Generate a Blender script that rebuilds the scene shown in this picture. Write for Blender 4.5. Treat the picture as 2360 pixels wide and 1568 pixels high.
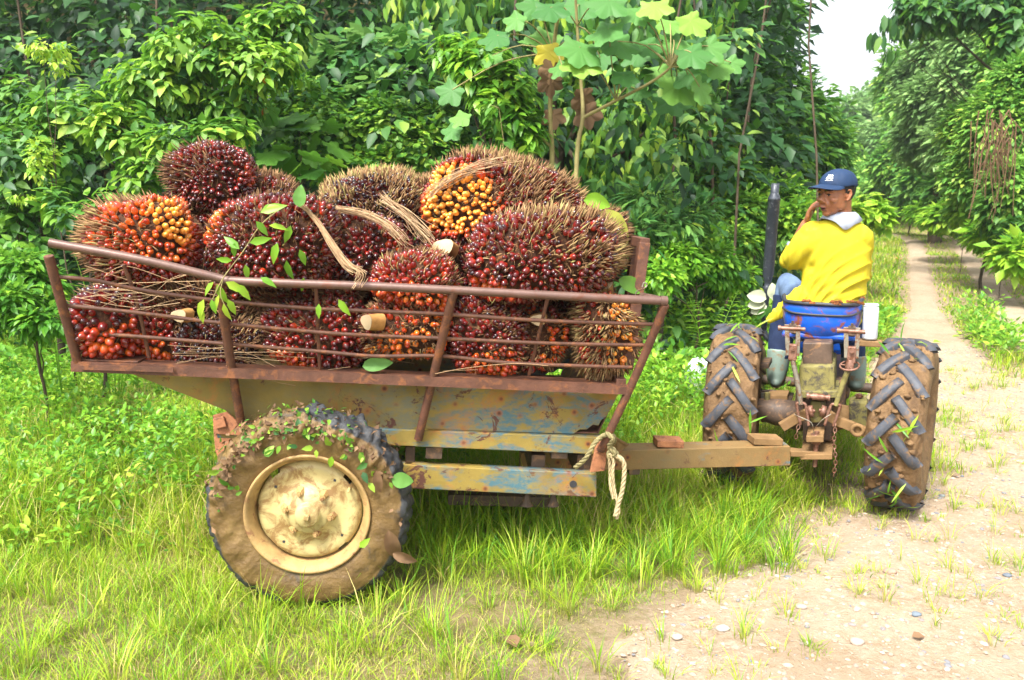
import bpy, math, random
import numpy as np
from math import sin, cos, pi, radians, sqrt
random.seed(7); RNG = np.random.default_rng(7)
for o in list(bpy.data.objects): bpy.data.objects.remove(o)
SC = bpy.context.scene
COL = SC.collection

# ---------------------------------------------------------------- camera, sky, sun, exposure
CAMH = 1.6
PITCH = radians(9.8)
FPX = 1852.0                      # focal length in units of a 2360 px wide picture
cam_d = bpy.data.cameras.new('camera'); cam = bpy.data.objects.new('camera', cam_d)
COL.objects.link(cam); SC.camera = cam
cam.location = (0, 0, CAMH); cam.rotation_euler = (pi / 2 - PITCH, 0, 0)
cam_d.sensor_width = 36; cam_d.lens = 36 * FPX / 2360
cam_d.clip_start = 0.05; cam_d.clip_end = 600
cam_d.dof.use_dof = True; cam_d.dof.focus_distance = 3.6; cam_d.dof.aperture_fstop = 4.5

SUN_EL, SUN_AZ = radians(58), radians(212)      # azimuth measured clockwise from +Y
world = bpy.data.worlds.new('World'); SC.world = world; world.use_nodes = True
wn = world.node_tree.nodes; wl = world.node_tree.links; wn.clear()
sky = wn.new('ShaderNodeTexSky'); sky.sky_type = 'NISHITA'; sky.sun_disc = False
sky.sun_elevation = SUN_EL; sky.sun_rotation = SUN_AZ; sky.dust_density = 4.0; sky.air_density = 0.8
hsv = wn.new('ShaderNodeHueSaturation'); hsv.inputs['Saturation'].default_value = 0.25
hsv.inputs['Value'].default_value = 1.2
bg = wn.new('ShaderNodeBackground'); bg.inputs[1].default_value = 0.125
wo = wn.new('ShaderNodeOutputWorld')
wl.new(sky.outputs[0], hsv.inputs['Color']); wl.new(hsv.outputs[0], bg.inputs[0]); wl.new(bg.outputs[0], wo.inputs[0])
sd = bpy.data.lights.new('sun', 'SUN'); sd.energy = 2.7; sd.angle = radians(15); sd.color = (1, .955, .88)
sun = bpy.data.objects.new('sun', sd); COL.objects.link(sun)
sdir = (cos(SUN_EL) * sin(SUN_AZ), cos(SUN_EL) * cos(SUN_AZ), sin(SUN_EL))
import mathutils
sun.rotation_euler = mathutils.Vector(sdir).to_track_quat('Z', 'Y').to_euler()
SC.view_settings.view_transform = 'Standard'; SC.view_settings.look = 'None'
SC.view_settings.exposure = 1.6; SC.view_settings.gamma = 1.0
SC.cycles.max_bounces = 6; SC.cycles.transparent_max_bounces = 4
SC.cycles.sample_clamp_indirect = 6.0; SC.cycles.caustics_reflective = False; SC.cycles.caustics_refractive = False

# ---------------------------------------------------------------- survey helpers: a measured sight line meets a real plane
A = np.array
CP, SP = cos(PITCH), sin(PITCH)
EYE = A([0, 0, CAMH])
def ray(px, py):
    a = (px - 1180) / FPX; b = (py - 784) / FPX
    return A([a, CP - b * SP, -(b * CP + SP)])
def hit(px, py, p0, n):
    d = ray(px, py); t = np.dot(A(p0) - EYE, n) / np.dot(d, n)
    return EYE + d * t
def atY(px, py, Y):
    d = ray(px, py); return EYE + d * (Y / d[1])
def mpp(p):                        # metres that one picture unit spans at point p
    v = A(p) - EYE
    return (v[1] * CP - v[2] * SP) / FPX
def norm(v):
    v = np.asarray(v, float)
    return v / np.maximum(np.linalg.norm(v, axis=-1, keepdims=True), 1e-9)
def sm(x): x = np.clip(x, 0, 1); return x * x * (3 - 2 * x)

def nz(p, f=1.0, seed=0.0):        # cheap smooth pseudo noise, about -1..1
    p = np.asarray(p, float) * f; x, y, z = p[..., 0] + seed * 1.7, p[..., 1] + seed * 3.1, p[..., 2] - seed * 2.3
    return (np.sin(x * 1.7 + 1.3 * np.sin(y * 1.1 + z * .7)) + np.sin(y * 2.3 + 1.7 * np.sin(z * 1.3 - x * .9)) +
            np.sin(z * 1.9 + 1.1 * np.sin(x * 1.9 + y * .6)) + .6 * np.sin(x * 3.7 + y * 4.1 - z * 3.3)) / 3.6
def nz2(x, y, f=1.0, seed=0.0): return nz(np.stack([x, y, 0 * x], -1), f, seed)

# ---------------------------------------------------------------- mesh builder
class NB:
    def __init__(s): s.v = []; s.f = {}; s.t = []; s.n = 0
    def add(s, verts, faces, mat=0, tint=None, smooth=True):
        verts = np.asarray(verts, float).reshape(-1, 3)
        if isinstance(faces, np.ndarray): groups = {faces.shape[1]: faces}
        else:
            groups = {}
            for f in faces: groups.setdefault(len(f), []).append(f)
        for k, g in groups.items():
            g = np.asarray(g, int) + s.n
            s.f.setdefault(k, []).append((g, np.full(len(g), mat), np.full(len(g), smooth)))
        s.v.append(verts)
        if tint is None: tint = np.tile([.5, .5, .5], (len(verts), 1))
        tint = np.asarray(tint, float)
        if tint.ndim == 1: tint = np.tile(tint, (len(verts), 1))
        s.t.append(tint); s.n += len(verts); return s
    def verts(s): return np.concatenate(s.v)
    def mesh(s, name, origin=(0, 0, 0)):
        V = s.verts() - A(origin); T = np.concatenate(s.t)
        me = bpy.data.meshes.new(name); me.vertices.add(len(V)); me.vertices.foreach_set('co', V.ravel())
        li, ls, mi, smo = [], [], [], []; off = 0
        for k, gs in s.f.items():
            for g, m, sg in gs:
                li.append(g.ravel()); ls.append(off + np.arange(len(g)) * k); off += g.size; mi.append(m); smo.append(sg)
        li = np.concatenate(li); ls = np.concatenate(ls); mi = np.concatenate(mi); smo = np.concatenate(smo)
        me.loops.add(len(li)); me.loops.foreach_set('vertex_index', li.astype(np.int32))
        me.polygons.add(len(ls)); me.polygons.foreach_set('loop_start', ls.astype(np.int32))
        me.polygons.foreach_set('material_index', mi.astype(np.int32))
        me.update(calc_edges=True)
        me.polygons.foreach_set('use_smooth', smo)
        at = me.attributes.new('tint', 'FLOAT_COLOR', 'POINT')
        at.data.foreach_set('color', np.concatenate([T, np.ones((len(T), 1))], 1).astype(np.float32).ravel())
        me.validate(); return me

def tag(o, label=None, cat=None, group=None, kind=None):
    for k, v in (('label', label), ('category', cat), ('group', group), ('kind', kind)):
        if v: o[k] = v
    return o
def root(name, loc, label=None, cat=None, group=None, kind=None):
    o = bpy.data.objects.new(name, None); COL.objects.link(o); o.location = tuple(loc); o.empty_display_size = .1
    o['org'] = tuple(float(c) for c in loc); return tag(o, label, cat, group, kind)
def org(o): return A(o['org']) if o is not None and 'org' in o else A([0, 0, 0])
def part(name, nb, mats, parent=None, bevel=0, loc=None, label=None):
    """link the builder as one mesh object; vertices are world coordinates"""
    if parent is not None: base = org(parent)
    else: base = A(loc if loc is not None else (0, 0, 0))
    me = nb.mesh(name, base) if isinstance(nb, NB) else nb
    for m in (mats if isinstance(mats, (list, tuple)) else [mats]): me.materials.append(m)
    o = bpy.data.objects.new(name, me); COL.objects.link(o)
    o['org'] = tuple(float(c) for c in base)
    if parent is not None: o.parent = parent
    else: o.location = tuple(base)
    if bevel:
        b = o.modifiers.new('bevel', 'BEVEL'); b.width = bevel; b.segments = 2; b.limit_method = 'ANGLE'; b.angle_limit = radians(40)
    if label: o['label'] = label
    return o
def cleanup():
    for o in bpy.data.objects:
        if 'org' in o: del o['org']

# ---------------------------------------------------------------- primitives
def frame_along(d, up=(0, 0, 1)):
    d = norm(d); up = A(up, float)
    if abs(np.dot(d, norm(up))) > .98: up = A([1., 0, 0])
    x = norm(np.cross(d, up)); y = np.cross(x, d); return x, y
def tube(nb, pts, r, n=10, mat=0, tint=None, cap=True, flat=1.0, smooth=True, up=(0, 0, 1)):
    pts = np.asarray(pts, float); m = len(pts); r = np.atleast_1d(np.asarray(r, float)); r = np.interp(np.linspace(0, 1, m), np.linspace(0, 1, len(r)), r) if len(r) > 1 else np.full(m, r[0])
    tan = np.gradient(pts, axis=0) if m > 2 else np.tile(pts[-1] - pts[0], (m, 1)); tan = norm(tan)
    x, y = frame_along(tan[0], up); rings = []
    for i in range(m):
        x = norm(x - tan[i] * np.dot(x, tan[i])); y = np.cross(tan[i], x)
        a = np.arange(n) * 2 * pi / n
        rings.append(pts[i] + r[i] * (np.outer(np.cos(a), x) + flat * np.outer(np.sin(a), y)))
    V = np.concatenate(rings); F = []
    for i in range(m - 1):
        for j in range(n): F.append((i * n + j, i * n + (j + 1) % n, (i + 1) * n + (j + 1) % n, (i + 1) * n + j))
    nb.add(V, F, mat, tint, smooth)
    if cap:
        nb.add(rings[0], [tuple(range(n))[::-1]], mat, tint, False); nb.add(rings[-1], [tuple(range(n))], mat, tint, False)
    return nb
def smoothpath(pts, k=6):
    pts = np.asarray(pts, float); m = len(pts); out = []
    for i in range(m - 1):
        p0, p1, p2, p3 = pts[max(i - 1, 0)], pts[i], pts[i + 1], pts[min(i + 2, m - 1)]
        for j in range(k):
            t = j / k
            out.append(.5 * ((2 * p1) + (-p0 + p2) * t + (2 * p0 - 5 * p1 + 4 * p2 - p3) * t * t + (-p0 + 3 * p1 - 3 * p2 + p3) * t ** 3))
    out.append(pts[-1]); return np.array(out)
BOXF = [(0, 3, 2, 1), (4, 5, 6, 7), (0, 1, 5, 4), (1, 2, 6, 5), (2, 3, 7, 6), (3, 0, 4, 7)]
def box(nb, c, size, ax=None, mat=0):
    ax = np.eye(3) if ax is None else A(ax); s = A(size, float) / 2
    V = [A(c) + s[0] * i * ax[0] + s[1] * j * ax[1] + s[2] * k * ax[2] for k in (-1, 1) for (i, j) in ((-1, -1), (1, -1), (1, 1), (-1, 1))]
    return nb.add(V, BOXF, mat, smooth=False)
def bar(nb, p, q, w, h, mat=0, up=(0, 0, 1)):
    """square bar from p to q, w wide sideways, h along up"""
    p = A(p, float); q = A(q, float); d = norm(q - p); x, y = frame_along(d, up)
    return box(nb, (p + q) / 2, (w, np.linalg.norm(q - p), h), (x, d, y), mat)
def prism(nb, poly, off, mat=0):
    """closed polygon (list of 3D points) extruded by vector off"""
    P = np.asarray(poly, float); n = len(P); V = np.concatenate([P, P + A(off)])
    F = [tuple(range(n))[::-1], tuple(range(n, 2 * n))] + [(i, (i + 1) % n, n + (i + 1) % n, n + i) for i in range(n)]
    return nb.add(V, F, mat, smooth=False)
def lathe(nb, prof, c, axis, n=48, mat=0, closed=False, tint=None, disp=None, smooth=True):
    """prof: (offset along axis, radius)"""
    axis = norm(axis); x, y = frame_along(axis); prof = np.asarray(prof, float); m = len(prof)
    a = np.arange(n) * 2 * pi / n; ring = np.outer(np.cos(a), x) + np.outer(np.sin(a), y)
    V = (A(c) + prof[:, None, 0:1] * axis + prof[:, None, 1:2] * ring[None]).reshape(-1, 3)
    if disp is not None: V = disp(V, A(c), axis)
    F = []
    for i in range(m if closed else m - 1):
        k = (i + 1) % m
        for j in range(n): F.append((i * n + j, i * n + (j + 1) % n, k * n + (j + 1) % n, k * n + j))
    nb.add(V, F, mat, tint, smooth); return nb
def ball(nb, c, r, ax=None, nu=16, nv=10, mat=0, tint=None):
    ax = np.eye(3) if ax is None else A(ax); r = np.broadcast_to(A(r, float), (3,))
    V = [[0, 0, -1]]
    for i in range(1, nv):
        ph = -pi / 2 + pi * i / nv
        for j in range(nu): V.append([cos(ph) * cos(2 * pi * j / nu), cos(ph) * sin(2 * pi * j / nu), sin(ph)])
    V.append([0, 0, 1]); V = A(V); F = []
    for j in range(nu): F.append((0, 1 + (j + 1) % nu, 1 + j)); F.append((len(V) - 1, 1 + (nv - 2) * nu + j, 1 + (nv - 2) * nu + (j + 1) % nu))
    for i in range(nv - 2):
        for j in range(nu):
            a = 1 + i * nu; b = a + nu; F.append((a + j, a + (j + 1) % nu, b + (j + 1) % nu, b + j))
    return nb.add(A(c) + (V * r) @ ax, F, mat, tint)

# leaf templates: (verts, faces, along 0..1); x across, y along, z up
def T_simple():
    V = A([[0, 0, 0], [.27, .42, .06], [0, 1, -.10], [-.27, .42, .06]]); return V, [(0, 1, 2), (0, 2, 3)]
def T_oval(w=.26, droop=.16, fold=.07):
    ys = [.0, .28, .62, 1.0]; ws = [0, w * .95, w * .82, 0]; V = []; 
    zc = lambda y: -droop * y * y
    V = [[0, 0, 0], [ws[1], ys[1], zc(.28) + fold], [0, ys[1], zc(.28)], [-ws[1], ys[1], zc(.28) + fold],
         [ws[2], ys[2], zc(.62) + fold], [0, ys[2], zc(.62)], [-ws[2], ys[2], zc(.62) + fold], [0, 1, zc(1)]]
    return A(V), [(0, 1, 2), (0, 2, 3), (1, 4, 5, 2), (2, 5, 6, 3), (4, 7, 5), (5, 7, 6)]
def T_round():
    V = [[0, .05, 0]]; n = 10
    for i in range(n):
        a = 2 * pi * i / n; V.append([.42 * sin(a), .45 - .5 * cos(a) + (.12 if i == n // 2 else 0), .05 * abs(sin(a)) - .04])
    V[0] = [0, .42, -.02]
    return A(V), [(0, 1 + i, 1 + (i + 1) % n) for i in range(n)]
def T_palm():                       # broad lobed leaf: five lobes with shallow bays
    V = [[0, .12, 0]]; angs = np.linspace(-150, 150, 31)
    for k, a in enumerate(angs):
        lobe = abs(((a + 150) / 60) % 1 - .5) * 2          # 1 at bays, 0 at the lobe tips
        r = .62 - .21 * lobe ** 1.25; r *= 1.0 if abs(a) < 100 else .74
        ar = radians(a); V.append([r * sin(ar), .12 + r * cos(ar), -.05 * r - .34 * r * r + .12 * (1 - lobe) + .03 * sin(k * 2.1)])
    n = len(V) - 1
    return A(V), [(0, i, i + 1) for i in range(1, n)] + [(0, n, 1)]
def T_big(w=.3, droop=.2, fold=.06, curl=0.0, tip=.75, m=9):
    V = []; F = []
    for i in range(m + 1):
        t = i / m; ww = w * (math.sin(pi * min(1, t ** .8)) ** tip if 0 < t < 1 else 0); z = -droop * t * t + .012 * sin(t * 17); zc_ = z - curl * ww
        V += [[-ww, t, z + fold * (ww / w) + .02 * sin(t * 21) * (ww / w)], [-ww * .5, t, z + fold * .35 * (ww / w)], [0, t, z], [ww * .5, t, z + fold * .35 * (ww / w)], [ww, t, z + fold * (ww / w) + .02 * sin(t * 19 + 1) * (ww / w)]]
    for i in range(m):
        for j in range(4): a = i * 5 + j; F.append((a, a + 5, a + 6, a + 1))
    return A(V), F
def T_lance():
    return T_oval(.13, .22, .03)
def leaves(nb, tmpl, pos, d, nrm, size, tint, mat=0):
    V0, F0 = tmpl; N = len(pos); k = len(V0)
    d = norm(d); nrm = nrm - d * np.sum(d * nrm, -1, keepdims=True); nrm = norm(nrm); x = np.cross(d, nrm)
    size = np.broadcast_to(np.asarray(size, float), (N,))
    W = V0[None, :, 0:1] * x[:, None] + V0[None, :, 1:2] * d[:, None] + V0[None, :, 2:3] * nrm[:, None]
    V = pos[:, None] + W * size[:, None, None]
    T = np.repeat(tint[:, None, :], k, 1).copy(); T[:, :, 1] = V0[None, :, 1]
    groups = {}
    for f in F0: groups.setdefault(len(f), []).append(f)
    off = (np.arange(N) * k)[:, None, None]; first = True
    base = nb.n
    nb.v.append(V.reshape(-1, 3)); nb.t.append(T.reshape(-1, 3)); nb.n += N * k
    for q, g in groups.items():
        G = (A(g)[None] + off).reshape(-1, q) + base
        nb.f.setdefault(q, []).append((G, np.full(len(G), mat), np.full(len(G), True)))
    return nb
def rnd(n): return norm(RNG.normal(size=(n, 3)))

# ---------------------------------------------------------------- materials
def newmat(name):
    m = bpy.data.materials.new(name); m.use_nodes = True; nt = m.node_tree; nt.nodes.clear()
    return m, nt.nodes, nt.links
def N_(ns, t, **kw):
    n = ns.new(t)
    for k, v in kw.items(): setattr(n, k, v)
    return n
def coords(ns, ls, scale=1.0, kind='Object'):
    c = ns.new('ShaderNodeTexCoord'); mp = ns.new('ShaderNodeMapping'); ls.new(c.outputs[kind], mp.inputs[0])
    s = scale if isinstance(scale, (tuple, list)) else (scale,) * 3
    mp.inputs['Scale'].default_value = s; return mp.outputs[0]
def noise(ns, ls, vec, scale, detail=4, rough=.6, dist=0):
    n = ns.new('ShaderNodeTexNoise'); n.inputs['Scale'].default_value = scale; n.inputs['Detail'].default_value = detail
    n.inputs['Roughness'].default_value = rough; n.inputs['Distortion'].default_value = dist
    ls.new(vec, n.inputs['Vector']); return n.outputs[0]
def ramp(ns, ls, fac, stops, interp='LINEAR'):
    r = ns.new('ShaderNodeValToRGB'); r.color_ramp.interpolation = interp; e = r.color_ramp.elements
    for i, (p, c) in enumerate(stops):
        x = e[i] if i < 2 else e.new(p)
        x.position = p; x.color = (*c, 1) if isinstance(c, (tuple, list)) else (c, c, c, 1)
    ls.new(fac, r.inputs[0]); return r.outputs[0]
def mix(ns, ls, fac, a, b, mode='MIX'):
    m = ns.new('ShaderNodeMix'); m.data_type = 'RGBA'; m.blend_type = mode; m.clamp_factor = True
    for s, v in ((m.inputs[0], fac), (m.inputs[6], a), (m.inputs[7], b)):
        if hasattr(v, 'links'): ls.new(v, s)
        else: s.default_value = v if not isinstance(v, (tuple, list)) else ((*v, 1) if len(v) == 3 else v)
    return m.outputs[2]
def bsdf(ns, ls, col, rough=.6, bump=None, bstr=.3, bdist=.01, metal=0, spec=.5, trans=None, coat=0):
    p = ns.new('ShaderNodeBsdfPrincipled'); o = ns.new('ShaderNodeOutputMaterial')
    for s, v in ((p.inputs['Base Color'], col), (p.inputs['Roughness'], rough)):
        if hasattr(v, 'links'): ls.new(v, s)
        else: s.default_value = (*v, 1) if isinstance(v, (tuple, list)) else v
    p.inputs['Metallic'].default_value = metal; p.inputs['Specular IOR Level'].default_value = spec
    p.inputs['Coat Weight'].default_value = coat
    if bump is not None:
        b = ns.new('ShaderNodeBump'); b.inputs['Strength'].default_value = bstr; b.inputs['Distance'].default_value = bdist
        ls.new(bump, b.inputs['Height']); ls.new(b.outputs[0], p.inputs['Normal'])
    if trans:
        t = ns.new('ShaderNodeBsdfTranslucent'); mx = ns.new('ShaderNodeMixShader'); mx.inputs[0].default_value = trans[0]
        if hasattr(trans[1], 'links'): ls.new(trans[1], t.inputs[0])
        else: t.inputs[0].default_value = (*trans[1], 1)
        ls.new(p.outputs[0], mx.inputs[1]); ls.new(t.outputs[0], mx.inputs[2]); ls.new(mx.outputs[0], o.inputs[0])
    else: ls.new(p.outputs[0], o.inputs[0])
    return p
def attr(ns, ls):
    a = ns.new('ShaderNodeAttribute'); a.attribute_name = 'tint'; s = ns.new('ShaderNodeSeparateColor'); ls.new(a.outputs['Color'], s.inputs[0])
    return s.outputs
def mat_leaf(name, stops, rough=.45, tr=.3, spec=.4, tcol=(.25, .5, .05)):
    m, ns, ls = newmat(name); a = attr(ns, ls)
    c = ramp(ns, ls, a[0], stops)
    c2 = mix(ns, ls, .55, c, tcol)
    bsdf(ns, ls, c, rough, spec=spec, trans=(tr, c2)); return m
def mat_plain(name, col, rough=.6, var=.25, scale=8, bstr=.15, metal=0, spec=.5, bscale=60, dirt=None, dirtamt=.5, coat=0):
    m, ns, ls = newmat(name); v = coords(ns, ls); n = noise(ns, ls, v, scale, 5, .65)
    lo = tuple(c * (1 - var) for c in col); hi = tuple(min(1, c * (1 + var)) for c in col)
    c = ramp(ns, ls, n, [(.3, lo), (.7, hi)])
    if dirt:
        d = noise(ns, ls, v, scale * 1.7, 6, .7, .6); f = ramp(ns, ls, d, [(.62 - dirtamt * .25, 0.), (.72 - dirtamt * .2, 1.)]); c = mix(ns, ls, f, c, dirt)
    b = noise(ns, ls, v, bscale, 4)
    bsdf(ns, ls, c, rough, b, bstr, .004, metal, spec, coat=coat); return m
def mat_rustpaint(name, blue=.5, dark=.5, mud=.4, olive=(.235, .170, .032), xg=None):
    m, ns, ls = newmat(name); v = coords(ns, ls); vs = coords(ns, ls, (1, 1, 2.2))
    c = ramp(ns, ls, noise(ns, ls, v, 5, 5), [(.3, tuple(x * .72 for x in olive)), (.7, tuple(x * 1.2 for x in olive))])
    fb = ramp(ns, ls, noise(ns, ls, vs, 4.3, 7, .68, .3), [(.58 - .20 * blue, 0.), (.66 - .18 * blue, 1.)])
    fb2 = mix(ns, ls, fb, (0, 0, 0), ramp(ns, ls, noise(ns, ls, vs, 26, 4, .7), [(.36, .25), (.56, 1.)]))
    if xg:
        sx = ns.new('ShaderNodeSeparateXYZ'); ls.new(v, sx.inputs[0]); mr = ns.new('ShaderNodeMapRange'); mr.inputs[1].default_value = xg[0]; mr.inputs[2].default_value = xg[1]; mr.inputs[3].default_value = .12; mr.inputs[4].default_value = 1; ls.new(sx.outputs[0], mr.inputs[0]); fb2 = mix(ns, ls, mr.outputs[0], (0, 0, 0), fb2)
    c = mix(ns, ls, fb2, c, (.055, .130, .160))
    fo = ramp(ns, ls, noise(ns, ls, v, 6, 9, .74, .6), [(.52, 0.), (.68, .75)])
    c = mix(ns, ls, fo, c, (.36, .125, .022))
    vor = ns.new('ShaderNodeTexVoronoi'); vor.inputs['Scale'].default_value = 15; ls.new(v, vor.inputs['Vector'])
    sp = ramp(ns, ls, vor.outputs['Distance'], [(.06, 1.), (.30, 0.)])
    sel = ramp(ns, ls, noise(ns, ls, v, 3.1, 3), [(.45, 0.), (.55, 1.)])
    spm = mix(ns, ls, sel, (0, 0, 0), sp)
    c = mix(ns, ls, spm, c, (.30, .085, .016))
    core = ramp(ns, ls, vor.outputs['Distance'], [(.07, 1.), (.18, 0.)]); core = mix(ns, ls, sel, (0, 0, 0), core)
    c = mix(ns, ls, core, c, (.07, .022, .012))
    fd = ramp(ns, ls, noise(ns, ls, v, 9, 9, .75, .8), [(.655 - .1 * dark, 0.), (.68 - .1 * dark, 1.)])
    c = mix(ns, ls, fd, c, (.085, .03, .018))
    fm = ramp(ns, ls, noise(ns, ls, v, 2.3, 5, .6), [(.62 - .22 * mud, 0.), (.80 - .2 * mud, .9)])
    c = mix(ns, ls, fm, c, (.20, .135, .055))
    bsdf(ns, ls, c, .72, noise(ns, ls, v, 45, 8, .7), .45, .006); return m

M = {}
M['paint'] = mat_rustpaint('rusty olive paint', .78, .7, .12, xg=(.1, .8))
M['paint_blue'] = mat_rustpaint('rusty blue and olive paint', .62, .8, .1)
M['paint_mud'] = mat_rustpaint('muddy rusty paint', .25, .35, .9)
M['drawbar'] = mat_rustpaint('muddy drawbar paint', .05, .6, .7, (.20, .12, .04))
M['rust'] = mat_plain('brown rusted steel', (.095, .040, .024), .62, .38, 14, .5, 0, .4, 90, (.20, .075, .028), .4)
M['rust_rail'] = mat_plain('worn purple brown steel rail', (.125, .070, .055), .45, .25, 10, .2, .2, .5, 80, (.13, .05, .03), .3)
M['rust_light'] = mat_plain('orange rusted steel', (.36, .15, .07), .7, .35, 18, .5, 0, .4, 90, (.16, .06, .035), .4)
M['mudsteel'] = mat_plain('steel coated with dry mud', (.21, .125, .055), .85, .25, 9, .6, 0, .2, 60, (.2, .12, .06), .3)
M['dark'] = mat_plain('black rubber and hole shade', (.035, .036, .042), .5, .3, 12, .3, 0, .4, 60)
M['rubbermud'] = mat_plain('tractor lug rubber', (.052, .057, .070), .55, .3, 14, .5, 0, .35, 70, (.15, .088, .04), .40)
def mat_mud():
    m, ns, ls = newmat('wet brown mud'); v = coords(ns, ls)
    c = ramp(ns, ls, noise(ns, ls, v, 11, 8, .7, .5), [(.28, (.060, .032, .014)), (.5, (.17, .095, .038)), (.75, (.31, .19, .085))])
    f = ramp(ns, ls, noise(ns, ls, v, 5.2, 5, .6, .4), [(.60, 0.), (.68, 1.)]); c = mix(ns, ls, f, c, (.055, .058, .066))
    bsdf(ns, ls, c, .6, noise(ns, ls, v, 34, 9, .72), .9, .02, spec=.45); return m
M['mud'] = mat_mud()
def mat_tyre():
    m, ns, ls = newmat('tyre rubber under dried mud'); v = coords(ns, ls); a = attr(ns, ls)
    mud = ramp(ns, ls, noise(ns, ls, v, 8, 8, .7, .4), [(.25, (.075, .042, .014)), (.55, (.155, .092, .028)), (.8, (.27, .175, .065))])
    rub = ramp(ns, ls, noise(ns, ls, v, 25, 5), [(.3, (.016, .017, .020)), (.7, (.042, .045, .050))])
    sm_ = ns.new('ShaderNodeMath'); sm_.operation = 'ADD'; ls.new(noise(ns, ls, v, 6.5, 6, .65, .6), sm_.inputs[0]); ls.new(a[0], sm_.inputs[1])
    f = ramp(ns, ls, sm_.outputs[0], [(.86, 0.), (1.02, 1.)]); c = mix(ns, ls, f, rub, mud)
    bsdf(ns, ls, c, .55, noise(ns, ls, v, 30, 9, .7), .7, .012, spec=.5); return m
M['tyre'] = mat_tyre()
M['rim'] = mat_plain('cream wheel paint stained by mud', (.46, .375, .165), .5, .2, 7, .25, 0, .5, 50, (.24, .14, .05), .6)
M['rim_rust'] = mat_plain('rusty wheel flange', (.36, .23, .09), .6, .35, 10, .4, 0, .4, 60, (.2, .08, .04), .3)
M['blueseat'] = mat_plain('scraped blue seat paint', (.006, .085, .47), .32, .3, 9, .15, 0, .5, 30, (.20, .06, .02), .42)
M['exhaust'] = mat_plain('dull black exhaust paint', (.035, .042, .055), .42, .3, 20, .2, .2, .5, 50, (.16, .17, .19), .2)
M['housing'] = mat_plain('mossy olive cast iron', (.20, .175, .055), .7, .35, 12, .5, 0, .4, 40, (.06, .05, .04), .55)
M['castdark'] = mat_plain('oily dark cast iron', (.085, .055, .038), .6, .4, 14, .4, 0, .4, 40, (.24, .13, .06), .35)
M['pink_steel'] = mat_plain('greyish red worn steel', (.22, .115, .08), .5, .35, 20, .4, .3, .5, 60, (.13, .05, .025), .6)
M['shinysteel'] = mat_plain('worn pale steel rod', (.25, .235, .19), .4, .35, 20, .3, .4, .5, 60, (.18, .08, .04), .6)
M['whiteplastic'] = mat_plain('white plastic', (.55, .58, .62), .35, .04, 6, .03, 0, .5)
M['sack'] = mat_plain('white woven sack', (.58, .63, .67), .6, .08, 6, .2, 0, .3, 30, (.25, .60, .72), .15)
M['rope'] = mat_plain('old olive and tan rope', (.22, .19, .09), .85, .3, 40, .6, 0, .2, 160)
M['rope_pale'] = mat_plain('frayed pale rope', (.40, .32, .18), .85, .25, 40, .5, 0, .2, 160)
M['tornfoam'] = mat_plain('torn orange seat lining', (.45, .17, .06), .8, .4, 20, .6, 0, .2, 60, (.05, .04, .04), .5)
# ---------------------------------------------------------------- terrain, road
def xroad(y): return 3.75 + .5 * (y - 5.4)
def hgt(x, y):
    x = np.asarray(x, float); y = np.asarray(y, float); d = x - xroad(y)
    z = 1.0 * sm((y - 9) / 34)
    z = z + 8.5 * sm((y - 11.5) / 6) * sm((-d - 5.5) / 5) * sm((52 - y) / 22)
    z = z + 13 * sm((d - 4.5) / 18) * sm((y - 9) / 14) * sm((75 - y) / 30)
    z = z + 5.5 * sm((y - 48) / 45)
    wob = .035 * nz2(x, y, .9, 3) + .012 * nz2(x, y, 3.1, 5)
    wob = wob * sm((np.hypot(x - .3, y - 3.4) - 1.2) / 2)
    z = z + wob + .5 * sm((y - 14) / 10) * nz2(x, y, .22, 9)
    return z
def gravel_mask(x, y):
    """1 on bare track, 0 in grass"""
    x = np.asarray(x, float); y = np.asarray(y, float)
    w = .30 * nz2(x, y, 2.0, 1) + .22 * nz2(x, y, 5.5, 2) + .10 * nz2(x, y, 13, 3)
    # near gravel apron: right of a slanted line, narrowing into the ruts
    xl = np.interp(y, [1.5, 2.5, 3.25, 3.6, 4.1, 5.5, 7.0, 9.0], [-.45, .32, .85, 1.25, 2.0, 2.9, 3.7, 4.6])
    xl = xl + .22 * nz2(x, y, 1.1, 14)
    near = np.clip((x - xl) / 1.2 + .5, 0, 1) * np.clip((8.2 - y) / 1.6, 0, 1)
    near = near * np.clip((xl + 3.6 + .0 * y - x) / .8, 0, 1)
    r1 = 4.65 + .485 * (y - 8.8) - .012 * np.maximum(y - 22, 0) ** 2; r2 = r1 + 1.28
    hw = np.interp(y, [5, 9, 12, 40], [.75, .36, .12, .12])
    rut1 = np.clip(1.0 - (np.abs(x - r1) - hw) / .2, 0, 1); rut2 = np.clip(1.0 - (np.abs(x - r2) - np.minimum(hw, .16)) / .2, 0, 1)
    fade = np.clip((33 - y) / 5, 0, 1) * np.clip((y - 5) / 1.5, 0, 1)
    m = np.maximum(near, np.maximum(rut1, rut2 * .92) * fade); w = w * np.interp(y, [6, 10], [1, .35])
    return np.clip(m + w * (m > .01) * 1.2, 0, 1)
def grid(xs, ys, zf):
    X, Y = np.meshgrid(xs, ys); V = np.stack([X, Y, zf(X, Y)], -1).reshape(-1, 3); nx, ny = len(xs), len(ys)
    i = np.arange(nx - 1)[None] + np.arange(ny - 1)[:, None] * nx
    F = np.stack([i, i + 1, i + 1 + nx, i + nx], -1).reshape(-1, 4); return V, F
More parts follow.
